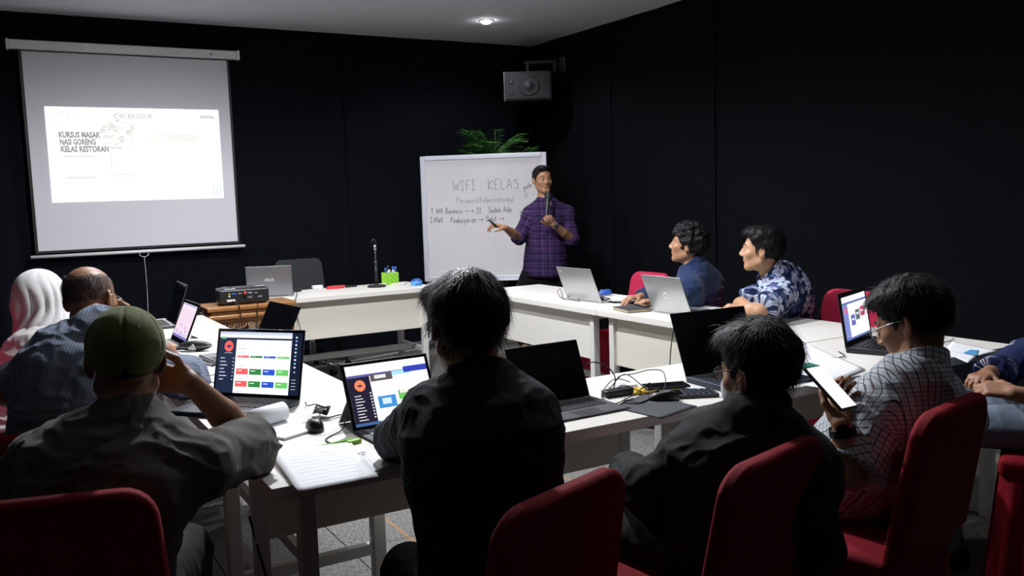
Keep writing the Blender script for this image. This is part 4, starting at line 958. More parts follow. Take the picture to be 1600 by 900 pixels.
def hand(S, wr, d, n, tsign, curl=(35, 40, 30), spread=1, thumb=.6, sc=1.0):
    d = nrm(d); n = nrm(n-d*(n@d)); t = np.cross(d, n)*tsign
    for i, (off, base, ls) in enumerate(((.027, .083, (.040, .025, .020)), (.009, .087, (.045, .028, .021)), (-.009, .083, (.041, .026, .021)), (-.026, .074, (.032, .020, .018)))):
        kn = wr+(d*base+t*off)*sc; S.cone(wr+(d*.005+t*off*.55)*sc, kn, .0135*sc, .0105*sc, .012)
        p = kn; a = 0; dd = nrm(d+t*off*2.2*spread); r = .0088*sc
        for j, l in enumerate(ls):
            c = curl[j] if not isinstance(curl[j], (tuple, list)) else curl[j][i]
            a += math.radians(c); e = p+(dd*math.cos(a)+n*math.sin(a))*l*sc; S.cone(p, e, r, r*.9, .004); p = e; r *= .9
    p = wr+(d*.022+t*.024)*sc; dd = nrm(d*.62+t*.70+n*.25); q = p+dd*.040*sc; S.cone(wr+d*.01, p, .015*sc, .014*sc, .012); S.cone(p, q, .0135*sc, .0105*sc, .01)
    d2 = nrm(d*.85+t*(.35-.35*thumb)+n*(.2+.5*thumb)); e = q+d2*.030*sc; S.cone(q, e, .0102*sc, .0092*sc, .004); S.cone(e, e+nrm(d2+n*.3*thumb-t*.2*thumb)*.024*sc, .0092*sc, .0075*sc, .004)
def head(S, c, R, jaw=1.0):
    P = lambda x, y, z: c+R@V(x, y, z)
    S.ell(P(0, -.012, .030), (.0755, .098, .086), R, .02); S.ell(P(0, .028, -.032), (.060*jaw, .066, .078), R, .03)
    S.ell(P(0, .066, -.096), (.022*jaw, .017, .016), R, .02)
    for s in (-1, 1):
        S.cone(P(s*.053*jaw, -.005, -.058), P(s*.018, .062, -.094), .017, .014, .025)
        S.ell(P(s*.041, .060, -.022), (.021, .020, .018), R, .02)
        S.ell(P(s*.030, .094, .006), (.017, .012, .0115), R, .012, 's')
        S.ell(P(s*.030, .0775, .004), (.0165, .012, .0105), R, .004)
        S.cone(P(s*.012, .088, .024), P(s*.042, .074, .022), .0085, .007, .012)
        S.ell(P(s*.0125, .098, -.032), (.0085, .0095, .0075), R, .008)
        e = R@roty(0)@rotz(s*.35); S.ell(P(s*.080, -.012, -.004), (.007, .019, .031), e, .006); S.ell(P(s*.089, -.006, .0), (.006, .011, .018), e, .005, 's'); S.ell(P(s*.078, -.006, -.028), (.007, .010, .009), e, .005)
    S.cone(P(0, .086, .016), P(0, .108, -.024), .0075, .0095, .012); S.ell(P(0, .105, -.028), (.0110, .0085, .008), R, .006)
    S.cone(P(-.019, .083, -.0565), P(.019, .083, -.0565), .0055, .0055, .006); S.ell(P(0, .0885, -.0560), (.018, .0055, .0042), R, .004); S.ell(P(0, .0868, -.0650), (.018, .0062, .0052), R, .005)
    S.cone(P(-.022, .083, -.0608), P(.022, .083, -.0608), .0022, .0022, .003, 's')
def hair_fn(style):
    ys = [-.13, -.06, -.032, -.020, .0, .022, .030, .045, .060, .078, .13]
    zs = {'short': [-.055, -.060, -.045, .012, .018, -.012, .020, .030, .055, .068, .075], 'fringe': [-.065, -.072, -.05, .0, .005, -.02, .0, .0, .03, .045, .045],
          'curly': [-.06, -.065, -.05, .005, .012, -.018, .01, .03, .052, .062, .065], 'quiff': [-.06, -.062, -.045, .014, .020, -.02, .022, .035, .062, .074, .078], 'bald': [-.055, -.060, -.045, .012, .018, -.010, .025, .05, .09, .1, .1]}[style]
    return ys, zs
def make_hair(style, c, R, parent, org, m, thick=.012, shag=1.0, top=0, seed=1, strands=1600, slen=.035, swid=.0011):
    h = .0035; S = SDF((-.12, -.15, -.12), (.12, .15, .17), h); I = np.eye(3)
    S.ell((0, -.014, .034), (.0755+thick, .098+thick, .086+thick*.9), I, 0)
    if top: S.ell((0, .012, .085+top*.4), (.062+thick*.5, .085, .035+top), I, .04)
    if style == 'fringe': S.ell((-.03, .055, .075), (.055, .055, .035), I, .03); S.ell((0, -.06, .02), (.08, .062, .085), I, .03)
    if style == 'quiff': S.ell((0, .062, .098), (.055, .034, .022), I, .02)
    ys, zs = hair_fn(style)
    def cut(X, Y, Z): return -(np.interp(Y, ys, zs)-Z)*.75+0*X
    def cutter(X, Y, Z): return -((np.interp(Y, ys, zs)-Z)*.75)+0*X
    r = S.region((-.2, -.2, -.2), (.2, .2, .2), .0); sl, X, Y, Z = r
    S.a[sl] = np.maximum(S.a[sl], ((np.interp(Y, ys, zs)-Z)*.75+0*X).astype(np.float32))
    if style == 'bald': S.ell((0, .0, .118), (.066, .128, .088), I, .008, 's')
    p, q = S.mesh(); q = fix(p, q); n = vnormals(p, q)
    am = {'short': .003, 'fringe': .006, 'curly': .008, 'quiff': .005, 'bald': .004}[style]*shag
    p = p+n*(noise(p+seed, 45)*am+noise(p*V(1, .5, .5)+seed*3, 110)*am*.6)[:, None]
    w = c+p@R.T; o = qmesh(w, q, 'hair', m, parent, org) if style != 'bald' else parent
    # fine strands lifting off the surface, joined to the same part
    rg = np.random.default_rng(seed); ok = np.where(n[:, 2] > (-.6 if style != 'bald' else -2))[0]; idx = rg.choice(ok, strands); b = p[idx]; nn = n[idx]
    crown = V(0, -.05, .13); fl = b-crown; 
    if style in ('quiff', 'short') : fl = fl*V(.6, 1, .6)
    fl -= nn*(fl*nn).sum(1)[:, None]; fl /= np.linalg.norm(fl, axis=1)[:, None]+1e-6
    fl += rg.normal(0, .13 if style != 'curly' else .8, fl.shape); fl /= np.linalg.norm(fl, axis=1)[:, None]
    L = slen*(.5+rg.random(strands))[:, None]; up = (.02+.13*rg.random(strands))[:, None]*shag
    sd = np.cross(fl, nn)*swid*(.5+rg.random(strands))[:, None]
    if style == 'bald': L *= .4
    L = np.where(((b[:, 1] > .0) & (b[:, 2] < .085) & (style != 'fringe'))[:, None], L*.35, L)
    p0 = b-nn*.001; p1 = b+(fl*.5+nn*up*.5)*L; p2 = b+(fl*1.0+nn*up*.45-V(0, 0, .12))*L
    vs = np.stack([p0-sd, p0+sd, p1-sd*.8, p1+sd*.8, p2], 1).reshape(-1, 3)@R.T+c-np.array(org); k = np.arange(strands)*5
    fs = [(a, a+1, a+3, a+2) for a in k.tolist()]+[(a+2, a+3, a+4) for a in k.tolist()]
    me = bpy.data.meshes.new('hair_strands'); me.from_pydata(vs.tolist(), [], fs); me.materials.append(m)
    so = bpy.data.objects.new('hair_strands' if style != 'bald' else 'hair', me); COL.objects.link(so); so.parent = o; so['kind'] = 'stuff'
    return o

def skin(name, col, r=.48): 
    m = mat(name, col, r, spec=.4, bump=.12, bscale=300); b = m.node_tree.nodes['Principled BSDF']; b.inputs['Subsurface Weight'].default_value = .08; b.inputs['Subsurface Radius'].default_value = (.02, .008, .004); return m
MT['skin'] = skin('tan_skin', (.40, .20, .115)); MT['skin2'] = skin('brown_skin', (.33, .16, .09)); MT['skin3'] = skin('light_tan_skin', (.55, .30, .18))
MT['hair'] = mat('black_hair', (.006, .0055, .006), .5, spec=.22, bump=.5, bscale=220, bstretch=(1, 1, .3)); MT['hair_grey'] = mat('greying_hair', (.035, .031, .029), .6, bump=.6, bscale=600, var=.8)
MT['eye'] = mat('eye_white', (.75, .73, .70), .25); MT['iris'] = mat('dark_iris', (.02, .012, .008), .15); MT['lip'] = mat('lip', (.34, .14, .09), .5)
def fabric(name, col, rough=.85, sheen=.15, var=.15): return mat(name, col, rough, sheen=sheen, bump=.35, bscale=320, var=var, spec=.25)
def patt(name, fn, rough=.85):
    m = bpy.data.materials.new(name); m.use_nodes = True; nt = m.node_tree; b = nt.nodes['Principled BSDF']; b.inputs['Roughness'].default_value = rough; b.inputs['Specular IOR Level'].default_value = .2
    a, u, v = cloth_uv(nt); nt.links.new(fn(nt, a.outputs['Vector'], u, v), b.inputs['Base Color']); return m
def plaid(nt, vec, u, v):
    base = (.035, .016, .075); c = mixc(nt, math_n(nt, 'MULTIPLY', stripe(nt, u, .064, .45), .6), base, (.012, .010, .030)); c = mixc(nt, math_n(nt, 'MULTIPLY', stripe(nt, v, .064, .45), .6), c, (.010, .009, .026))
    for q, o in ((u, .15), (v, .2)): c = mixc(nt, math_n(nt, 'MULTIPLY', stripe(nt, q, .064, .11, o), .40), c, (.13, .05, .17)); 
    return mixc(nt, math_n(nt, 'MULTIPLY', stripe(nt, v, .064, .06, .6), .35), c, (.16, .10, .20))
def windowpane(nt, vec, u, v):
    c = (.50, .53, .57); c = mixc(nt, math_n(nt, 'MULTIPLY', stripe(nt, u, .017, .10, .5), .35), c, (.22, .26, .33))
    for q in (u, v): c = mixc(nt, stripe(nt, q, .017, .13), c, (.035, .045, .075))
    return mixc(nt, math_n(nt, 'MULTIPLY', stripe(nt, u, .068, .06, .3), .3), c, (.30, .12, .14))
def minicheck(nt, vec, u, v):
    c = (.11, .135, .20)
    for q in (u, v): c = mixc(nt, math_n(nt, 'MULTIPLY', stripe(nt, q, .0095, .34), .55), c, (.30, .34, .42))
    return c
def floral(nt, vec, u, v):
    def layer(sc, off, pet, c, col, size):
        mp = N(nt, 'ShaderNodeMapping'); nt.links.new(vec, mp.inputs[0]); mp.inputs['Location'].default_value = (off, off*.7, 0); mp.inputs['Scale'].default_value = (sc, sc, 0)
        vo = N(nt, 'ShaderNodeTexVoronoi'); vo.voronoi_dimensions = '2D'; nt.links.new(mp.outputs[0], vo.inputs['Vector']); vo.inputs['Scale'].default_value = 1; vo.inputs['Randomness'].default_value = .8
        sb = N(nt, 'ShaderNodeVectorMath'); sb.operation = 'SUBTRACT'; nt.links.new(mp.outputs[0], sb.inputs[0]); nt.links.new(vo.outputs['Position'], sb.inputs[1])
        s = N(nt, 'ShaderNodeSeparateXYZ'); nt.links.new(sb.outputs[0], s.inputs[0]); an = math_n(nt, 'ARCTAN2', s.outputs[1], s.outputs[0])
        rad = math_n(nt, 'MULTIPLY_ADD', math_n(nt, 'ABSOLUTE', math_n(nt, 'COSINE', math_n(nt, 'MULTIPLY', an, pet/2))), size*.75, size*.22)
        inside = math_n(nt, 'LESS_THAN', vo.outputs['Distance'], rad); core = math_n(nt, 'LESS_THAN', vo.outputs['Distance'], size*.16)
        vein = math_n(nt, 'GREATER_THAN', math_n(nt, 'ABSOLUTE', math_n(nt, 'SINE', math_n(nt, 'MULTIPLY', an, pet*1.0))), .35)
        c = mixc(nt, math_n(nt, 'MULTIPLY', inside, math_n(nt, 'MULTIPLY_ADD', vein, .4, .6)), c, col); return mixc(nt, core, c, (.05, .06, .15))
    c = layer(14, .3, 8, (.010, .018, .06), (.10, .15, .33), .40); c = layer(9.5, .0, 5, c, (.50, .56, .70), .47); return layer(13, 2.7, 7, c, (.38, .36, .52), .28)
def batik(nt, vec, u, v):
    mp = N(nt, 'ShaderNodeMapping'); nt.links.new(vec, mp.inputs[0]); mp.inputs['Rotation'].default_value = (0, 0, .8); s = N(nt, 'ShaderNodeSeparateXYZ'); nt.links.new(mp.outputs[0], s.inputs[0])
    c = (.012, .02, .075)
    def grp(q, o): 
        big = stripe(nt, q, .16, .42, o); return math_n(nt, 'MULTIPLY', big, stripe(nt, q, .018, .22, o))
    g = math_n(nt, 'MAXIMUM', grp(s.outputs[0], 0), grp(s.outputs[1], .3)); mask = math_n(nt, 'MULTIPLY', stripe(nt, s.outputs[0], .16, .55, .93), stripe(nt, s.outputs[1], .16, .55, .23))
    return mixc(nt, math_n(nt, 'MULTIPLY', g, mask), c, (.50, .50, .58))
MT['plaid'] = patt('purple_plaid_cloth', plaid); MT['pane'] = patt('grey_windowpane_check_cloth', windowpane); MT['mini'] = patt('grey_blue_mini_check_cloth', minicheck)
MT['floral'] = patt('navy_floral_cloth', floral); MT['batik'] = patt('navy_line_pattern_cloth', batik)
MT['c_black'] = fabric('black_cloth', (.010, .0115, .013), sheen=0); MT['c_teal'] = fabric('blue_black_knit', (.006, .010, .015), sheen=0); MT['c_grey'] = fabric('grey_cotton', (.095, .088, .078), sheen=.05); MT['c_navy'] = fabric('navy_cotton', (.012, .026, .085))
MT['c_trous'] = fabric('dark_trousers_cloth', (.009, .009, .011), sheen=0); MT['c_bluegrey'] = fabric('blue_grey_trousers_cloth', (.16, .20, .26)); MT['c_white'] = fabric('pale_headscarf_cloth', (.62, .60, .60)); MT['c_olive'] = fabric('olive_cap_cloth', (.13, .155, .035))
MT['shoe'] = mat('black_leather', (.015, .014, .014), .4)

def person(name, label, D):
    """D: pel, neck, head, hz, lat, arms{'L','R'}: (sh, el, wr, hdir, palm, curl), legs, garments"""
    pel, neck, hc = (np.array(D[k], float) for k in ('pel', 'neck', 'head')); R = headR(*D['hz']); h = D.get('h', .0055); bw, bd = D.get('bw', 1), D.get('bd', 1)
    hunch = D.get('hunch', .03); belly = D.get('belly', 0); hs = D.get('hs', 1.0)
    shL, shR = (np.array(D['arms'][k][0], float) for k in 'LR'); lat = nrm(shR-shL); dr = D.get('drop', .035)
    for k, s_ in (('L', 1), ('R', -1)):
        a_ = list(D['arms'][k]); a_[0] = np.array(a_[0], float)+lat*s_*.012-V(0, 0, dr); D['arms'][k] = tuple(a_)
    org = (pel[0], pel[1], 0); t = thing(name, label, 'person', org)
    pts = [pel, neck, hc]+[np.array(p, float) for a in D['arms'].values() for p in a[:3]]+[np.array(p, float) for l in D['legs'].values() for p in l]
    lo = np.min(pts, 0)-.20; hi = np.max(pts, 0)+.20
    S = SDF(lo, hi, h)
    torso(S, pel, neck, lat, 0, bw, bd, hunch, belly)
    x_, y_, z_ = torso_frame(pel, neck, lat); Lt = np.linalg.norm(neck-pel)
    S.cone(neck-z_*.03, hc+R@V(0, -.015, -.045), .060, .052, .03)
    for s, k in ((-1, 'L'), (1, 'R')):
        sh, el, wr, hd, pn, cu = D['arms'][k][:6]; sh, el, wr, hd, pn = (np.array(q, float) for q in (sh, el, wr, hd, pn))
        S.cone(neck-z_*.035+x_*s*.02, sh, .055, .040, .05); S.cone(pel+z_*Lt*.66+x_*s*.08, sh, .07, .046, .05); S.cone(sh, el, .049, .040, .02); S.cone(el, (el+wr)/2, .040, .037, .015); S.cone((el+wr)/2, wr, .037, .0255, .015)
        hand(S, wr, hd, pn, s*D.get('tflip', {}).get(k, 1), cu, thumb=D['arms'][k][6] if len(D['arms'][k]) > 6 else .6, sc=D.get('hsc', 1.0))
        hp, kn, an = (np.array(q, float) for q in D['legs'][k]); S.cone(hp, kn, .082, .056, .04); S.cone(kn, (kn*.6+an*.4), .056, .052, .02); S.cone(kn*.6+an*.4, an, .052, .036, .02)
        fd = D.get('fdir', y_); fd = nrm(V(fd[0], fd[1], 0)); S.cone(an-V(0, 0, .02), V(an[0], an[1], .04)+fd*.15, .036, .026, .02)
    head(S, hc, R, D.get('jaw', 1.0)); p, q = S.mesh(); q = fix(p, q)
    # lips get their own material
    fc = (p[q].mean(1)-hc)@R; lipm = (np.abs(fc[:, 0]) < .021)&(fc[:, 1] > .082)&(((fc[:, 2]+.0612)/.0105)**2+(fc[:, 0]/.0225)**2 < 1)
    body = qmesh(p, q, 'body', [D.get('skin', MT['skin']), MT['lip']], t, org, mi=lipm.astype(int))
    P = lambda x, y, z: hc+R@V(x, y, z)-np.array(org)
    for s in (-1, 1):
        if D.get('face', True):
            e = MB().ell(P(s*.030, .0805, .0035), (.0122, .0110, .0058), R, 14, 10).build('eye', MT['eye'], body, smooth=True)
            MB().ell(P(s*.030+D.get('gaze', 0), .0885, .003), (.0064, .0032, .0056), R, 12, 8).build('iris', MT['iris'], e, smooth=True)
            MB().tube(spline([P(s*.013, .0935, .025), P(s*.028, .0905, .031), P(s*.047, .078, .026)], 5), [.0026]*5+[.0030]*5+[.0014], 6).build('eyebrow', MT['hair'], t, smooth=True)
            MB().tube(spline([P(s*.017, .0905, .0075), P(s*.029, .0925, .0118), P(s*.043, .0835, .008)], 4), .0012, 5).build('eyelash', MT['hair'], body, smooth=True)
    # garments
    def bones():
        b = [(pel, neck, .15, 0)]
        for j, k in enumerate('LR'): sh, el, wr = (np.array(q_, float) for q_ in D['arms'][k][:3]); b += [(sh, el, .06, 1+j), (el, wr, .045, 3+j)]
        return b
    def uvs(p, legs=False):
        best = np.full(len(p), 1e9); out = np.zeros((len(p), 3))
        for a, b, r, i in bones():
            d = b-a; L = np.linalg.norm(d); d = d/L; u = p-a; tt = u@d; tc = np.clip(tt, 0, L); dist = np.linalg.norm(u-tc[:, None]*d, axis=1)-r+(np.where(tt < .03, .06, 0) if i in (1, 2) else 0)
            if i == 0: ax, ay = x_, y_; rad = .17
            else:
                ax = nrm(np.cross(d, V(0, 0, 1)+1e-3)); ay = np.cross(d, ax); rad = .065
            an = np.arctan2(u@ax/(1.3 if i == 0 else 1), -(u@ay)); m = dist < best; best = np.where(m, dist, best)
            a0, b0 = u@ax, u@ay; uu = an*rad if i else a0+np.sign(a0)*np.clip((np.abs(a0)-.12)/.05, 0, 1)*b0
            out[m, 0] = uu[m]; out[m, 1] = (tt if i else tt+np.minimum(b0, 0)+.1)[m]; out[m, 2] = i
        return out
    def fold(p, q, amp, seed, sc=1.0):
        n = vnormals(p, q); w = p+.02*np.stack([noise(p, 9), noise(p+5, 9), noise(p+9, 9)], 1)*2
        tv = (w-pel)@z_; st = np.stack([w@x_*7, w@y_*7, tv*19+w@x_*5*np.sign((w-pel)@x_)], 1)*sc
        r1 = 1-np.abs(noise(st+seed, 1.0))*2; r2 = 1-np.abs(noise(w*sc+seed, 26))*2
        return p+n*(amp*(r1*.65+r2*.35)-amp*.2)[:, None]
    g = D.get('shirt')
    if g:
        S = SDF(lo, hi, g.get('h', h)); of = g.get('off', .014)
        torso(S, pel, neck, lat, of, bw, bd, hunch, belly, lo=g.get('hem', -.16), hi=.97)
        for s, k in ((-1, 'L'), (1, 'R')):
            sh, el, wr = (np.array(q_, float) for q_ in D['arms'][k][:3])
            S.cone(neck-z_*.035+x_*s*.02, sh, .057+of, .042+of, .05); S.cone(pel+z_*Lt*.66+x_*s*.08, sh, .07+of, .048+of, .05)
            sl = g['sleeve']; loose = g.get('loose', .008)
            if sl <= 1: S.cone(sh, sh+(el-sh)*sl, .052+of, .050+of+loose, .02, cut=True)
            else:
                S.cone(sh, el, .052+of, .044+of, .02); e2 = el+(wr-el)*(sl-1); S.cone(el, e2, .044+of*.9, g.get('cuff', .034)+of*.6, .015, cut=True)
        up = nrm(hc+R@V(0, -.015, -.045)-neck)
        S.cone(neck-z_*.06, neck-up*.004, .082, .064, .04)
        S.cone(neck+y_*.085+up*.03, neck+y_*.085-up*.02, .050, .030, .01, 's')
        S.cone(neck+up*.088+y_*.012, neck+up*.16+y_*.012, g.get('nr', .066), .075, .008, 's')
        if g.get('skirt'):      # loose front and back hem over the hips
            S.cone(pel+z_*.10, pel-z_*g['skirt'], .15, .165, .05, cut=True)
        p, q = S.mesh(); q = fix(p, q); uv = uvs(p); p = fold(p, q, g.get('fold', .006), g.get('seed', 3), g.get('fs', 1.0))
        so = qmesh(p, q, g.get('name', 'shirt'), g['mat'], t, org, cuv=uv)
        if g.get('collar'):
            ch = g['collar']; hh = .003; yx, zz = nrm(y_-up*(y_@up)), up; xx = np.cross(yx, zz)
            cc = neck+up*.030+yx*.006; K = SDF(cc-.12, cc+.12, hh)
            def fn(X, Y, Z):
                u, v, w = X-cc[0], Y-cc[1], Z-cc[2]; a = u*xx[0]+v*xx[1]+w*xx[2]; b = u*yx[0]+v*yx[1]+w*yx[2]; z = u*zz[0]+v*zz[1]+w*zz[2]; z = z+b*.25
                r = .066-.12*z; q = np.sqrt(a*a+(b/1.08)**2)-r; return np.maximum(np.abs(q)-.0035, np.abs(z)-ch)
            K.f(cc-.12, cc+.12, fn, 0); p, q = K.mesh(); q = fix(p, q); n_ = p-cc
            p = p+n_*(noise(p, 25)*.03)[:, None]; uvc = np.stack([np.arctan2((p-cc)@xx, (p-cc)@yx)*.066, (p-cc)@zz, np.zeros(len(p))], 1)
            qmesh(p, q, 'collar', g['mat'], so, org, cuv=uvc)
    g = D.get('trousers')
    if g:
        S = SDF(lo, hi, h*1.3); torso(S, pel, neck, lat, .010, bw, bd, hunch, belly, lo=-.2, hi=.12)
        for k in 'LR':
            hp, kn, an = (np.array(q_, float) for q_ in D['legs'][k]); S.cone(hp, kn, .094, .070, .04); S.cone(kn, an, .070, .055, .025, cut=True)
        if D.get('stand'): S.cone(pel-x_*.04-z_*.10, pel+x_*.04-z_*.10, .10, .10, .04); S.cone(pel-z_*.12, pel-z_*.30, .09, .05, .05)
        p, q = S.mesh(); q = fix(p, q); p = fold(p, q, .005, 9); qmesh(p, q, 'trousers', g, t, org)
    fd = D.get('fdir', y_); fd = nrm(V(fd[0], fd[1], 0)); az = math.atan2(fd[1], fd[0])-PI/2
    for k in 'LR':
        an = np.array(D['legs'][k][2], float); c = V(an[0], an[1], 0)+fd*.055-np.array(org)
        sm = MB(); pr = [(.036, -.135), (.043, -.10), (.040, -.02), (.046, .06), (.042, .11), (.018, .14)]; vs = []
        for w_, yy in pr:
            for a in np.linspace(0, 2*PI, 12, endpoint=False): vs.append(c+rotz(az)@V(w_*math.cos(a), yy, max(.012, .045+(.050 if yy < 0 else .030)*math.sin(a)-(.0 if yy < .05 else .012))))
        sm.add(vs, [(i*12+j, i*12+(j+1) % 12, (i+1)*12+(j+1) % 12, (i+1)*12+j) for i in range(5) for j in range(12)]+[tuple(range(12))[::-1], tuple(range(60, 72))]).build('shoe', MT['shoe'], t, smooth=True)
    if D.get('hair'): hd = dict(D['hair']); make_hair(hd.pop('style'), hc, R, t, org, hd.pop('mat', MT['hair']), **hd)
    def spect(m, tint=MT['lens']):
        fr_ = MB()
        for s in (-1, 1):
            fr_.tube([P(s*.033+.0245*math.cos(a)*(1), .104-.010*abs(math.cos(a))*0-.12*abs(s*.033+.0245*math.cos(a))**1.3, .002+.0175*math.sin(a)) for a in np.linspace(0, 2*PI, 17)], .0013, 5)
            fr_.tube(spline([P(s*.057, .100, .008), P(s*.074, .07, .010), P(s*.084, -.005, .012), P(s*.080, -.025, -.008)], 4), .0017, 5)
        fr_.tube(spline([P(-.009, .104, .004), P(0, .106, .008), P(.009, .104, .004)], 3), .0013, 5)
        f_ = fr_.build('spectacles', m, t, smooth=True)
        for s in (-1, 1):
            pp = [P(s*.033+.0235*math.cos(a), .1035-.12*abs(s*.033+.0235*math.cos(a))**1.3, .002+.0165*math.sin(a)) for a in np.linspace(0, 2*PI, 16, endpoint=False)]
            MB().add(pp, [tuple(range(16))]).build('lens', tint, f_)
    if D.get('glasses'): spect(D['glasses'])
    return t, P, R, hc, org, (x_, y_, z_)
def bear(a): a = math.radians(a); return V(math.sin(a), math.cos(a), 0)
def seated_legs(pel, face, spread=.03, kz=.50, kl=.42, tuck=.0, al=None, ar=None):
    f = bear(face); r = bear(face+90); o = {}
    for s, k, ov in ((-1, 'L', al), (1, 'R', ar)):
        hp = np.array(pel)+r*s*.095-V(0, 0, .0); kn = ov if ov is not None else V(*(hp+f*kl+r*s*spread)[:2], kz); kn = np.array(kn, float)
        an = V(kn[0], kn[1], .09)-f*tuck+r*s*.01; o[k] = (hp, kn, an)
    return o
DN = V(0, 0, -1)
# --- man in the olive cap, near left
pel = V(.13, 2.17, .54)
t, P, R, hc, org, ax = person('person', 'man in olive cap and grey t-shirt seen from behind, elbow on the table', dict(pel=pel, neck=at(203, 652, 2.06), head=at(197, 564, 2.10), hz=(9, -8, 2), h=.005, bw=1.08, bd=1.05, hunch=.05, skin=MT['skin2'], face=False,
    arms={'L': (at(50, 706, 2.07), at(38, 858, 2.03), V(.18, 2.52, .60), V(.3, 1, -.1), DN, (25, 30, 25)),
          'R': (at(322, 706, 2.07), V(.565, 2.345, .815), at(298, 598, 2.22), at(262, 592, 2.24)-at(298, 598, 2.22), V(-.6, -.3, .2), (55, 50, 35), .3)},
    legs=seated_legs(pel, 18, .05), shirt=dict(mat=MT['c_grey'], sleeve=.93, off=.016, loose=.014, fold=.011, nr=.074, hem=-.18, seed=2), trousers=MT['c_trous'],
    hair=dict(style='short', thick=.006, shag=.5, seed=4, strands=700, slen=.02)))
h_ = .004; S = SDF((-.13, -.15, -.08), (.13, .15, .17), h_)
S.ell((0, -.012, .036), (.089, .112, .094), np.eye(3), 0)
sl, X, Y, Z = S.region((-.2, -.2, -.2), (.2, .2, .2), 0); S.a[sl] = np.maximum(S.a[sl], (np.interp(Y, [-.13, -.06, .02, .06, .13], [-.038, -.028, .012, .035, .045])-Z+0*X).astype(np.float32))
p, q = S.mesh(); q = fix(p, q); n = vnormals(p, q); an = np.arctan2(p[:, 0], p[:, 1]+.015); rr_ = np.hypot(p[:, 0], p[:, 1]+.015)
seam = np.abs(((an/(2*PI)*6) % 1)-.5); g_ = np.exp(-((.5-seam)*rr_*2*PI/6/.004)**2)
rz_ = np.exp(-((p[:, 2]-(-.016+.3*(p[:, 1]+.06)))/.004)**2)
p = p+n*(-.0028*g_-.0012*rz_*0+.0025*noise(p, 28)+.003*np.exp(-(rr_/.008)**2)*(p[:, 2] > .1))[:, None]
co = qmesh(hc+p@R.T, q, 'cap', MT['c_olive'], t, org)
MB().ell(P(0, -.013, .131), (.006, .006, .003), R, 12, 8).build('cap_button', MT['c_olive'], co, smooth=True)
bm_ = MB(); vs = []
for i in range(15):
    a = PI*i/14; x = .078*math.cos(a)
    for k in range(5): vs.append(P(x*(1-.02*k), .075+.0165*k*math.sin(a)**.7-.5*(x*x)*8, .040-.004*k-.8*x*x))
bm_.add(vs, [(i*5+k, i*5+k+1, (i+1)*5+k+1, (i+1)*5+k) for i in range(14) for k in range(4)]); b_ = bm_.build('cap_peak', MT['c_olive'], t, smooth=True); so_ = b_.modifiers.new('th', 'SOLIDIFY'); so_.thickness = .003

# --- dark haired man in black, centre
pel = V(.94, 1.70, .55)
person('person', 'dark haired man in blue-black long sleeves seen from behind at the tablet', dict(pel=pel, neck=at(748, 590, 2.02), head=at(727, 508, 2.06), hz=(8, -12, 4), h=.005, hunch=.05, skin=MT['skin3'], face=False,
    arms={'L': (at(672, 622, 2.06), V(.915, 2.205, .805), V(1.07, 2.33, .80), V(.5, .6, -.1), DN, (25, 25, 20)),
          'R': (at(826, 632, 2.0), at(842, 770, 2.03), V(1.30, 2.22, .79), V(-.2, 1, 0), DN, (25, 25, 20))},
    legs=seated_legs(pel, 15, .03, al=V(.86, 2.03, .50)), shirt=dict(mat=MT['c_teal'], sleeve=1.9, off=.017, fold=.007, nr=.066, seed=7, hem=-.2), trousers=MT['c_trous'],
    hair=dict(style='fringe', thick=.013, shag=.7, seed=6, strands=4000, slen=.038, swid=.0008)))

# --- man with mask and spectacles
pel = V(1.60, 1.63, .54)
t, P, R, hc, org, ax = person('person', 'man in black jacket with spectacles and white face mask, seen from behind', dict(pel=pel, neck=at(1185, 655, 2.16), head=at(1187, 580, 2.2), hz=(-2, -10, 0), h=.0048, bw=1.05, hunch=.06, skin=MT['skin3'], glasses=MT['rubber'],
    arms={'L': (at(1078, 705, 2.2), at(1015, 762, 2.24), V(1.55, 2.02, .64), V(.4, .8, -.2), DN, (30, 30, 25)),
          'R': (at(1262, 712, 2.14), at(1270, 850, 2.12), V(1.72, 2.0, .62), V(-.2, 1, -.1), DN, (30, 30, 25))},
    legs=seated_legs(pel, -5, .03, al=V(1.42, 2.06, .50)), shirt=dict(name='jacket', mat=MT['c_black'], sleeve=1.95, off=.026, fold=.010, nr=.068, collar=.030, seed=11, hem=-.2, cuff=.04), trousers=MT['c_trous'],
    hair=dict(style='short', thick=.010, top=.003, shag=1.4, seed=9, strands=3500, slen=.045, swid=.0008)))
S = SDF((-.1, -.02, -.15), (.1, .14, .02), .003)
S.ell((0, .046, -.048), (.0610, .072, .062), np.eye(3), 0); S.ell((0, .098, -.030), (.018, .022, .024), np.eye(3), .03)
sl, X, Y, Z = S.region((-.2, -.2, -.2), (.2, .2, .2), 0); S.a[sl] = np.maximum(S.a[sl], np.maximum(.040-Y+0*X+0*Z, np.maximum(Z+.014+.0*X+0*Y, -.112-Z+0*X+0*Y)).astype(np.float32))
p, q = S.mesh(); q = fix(p, q); MT['mask'] = mat('white_mask_cloth', (.72, .76, .80), .8)
mk = qmesh(hc+p@R.T, q, 'face_mask', MT['mask'], t, org)
for s in (-1, 1):
    MB().tube(spline([P(s*.056, .045, -.02), P(s*.078, .01, .018), P(s*.088, -.028, .008), P(s*.086, -.03, -.022), P(s*.07, .0, -.055), P(s*.052, .042, -.085)], 5), .0016, 5).build('ear_loop', MT['mask'], mk, smooth=True)

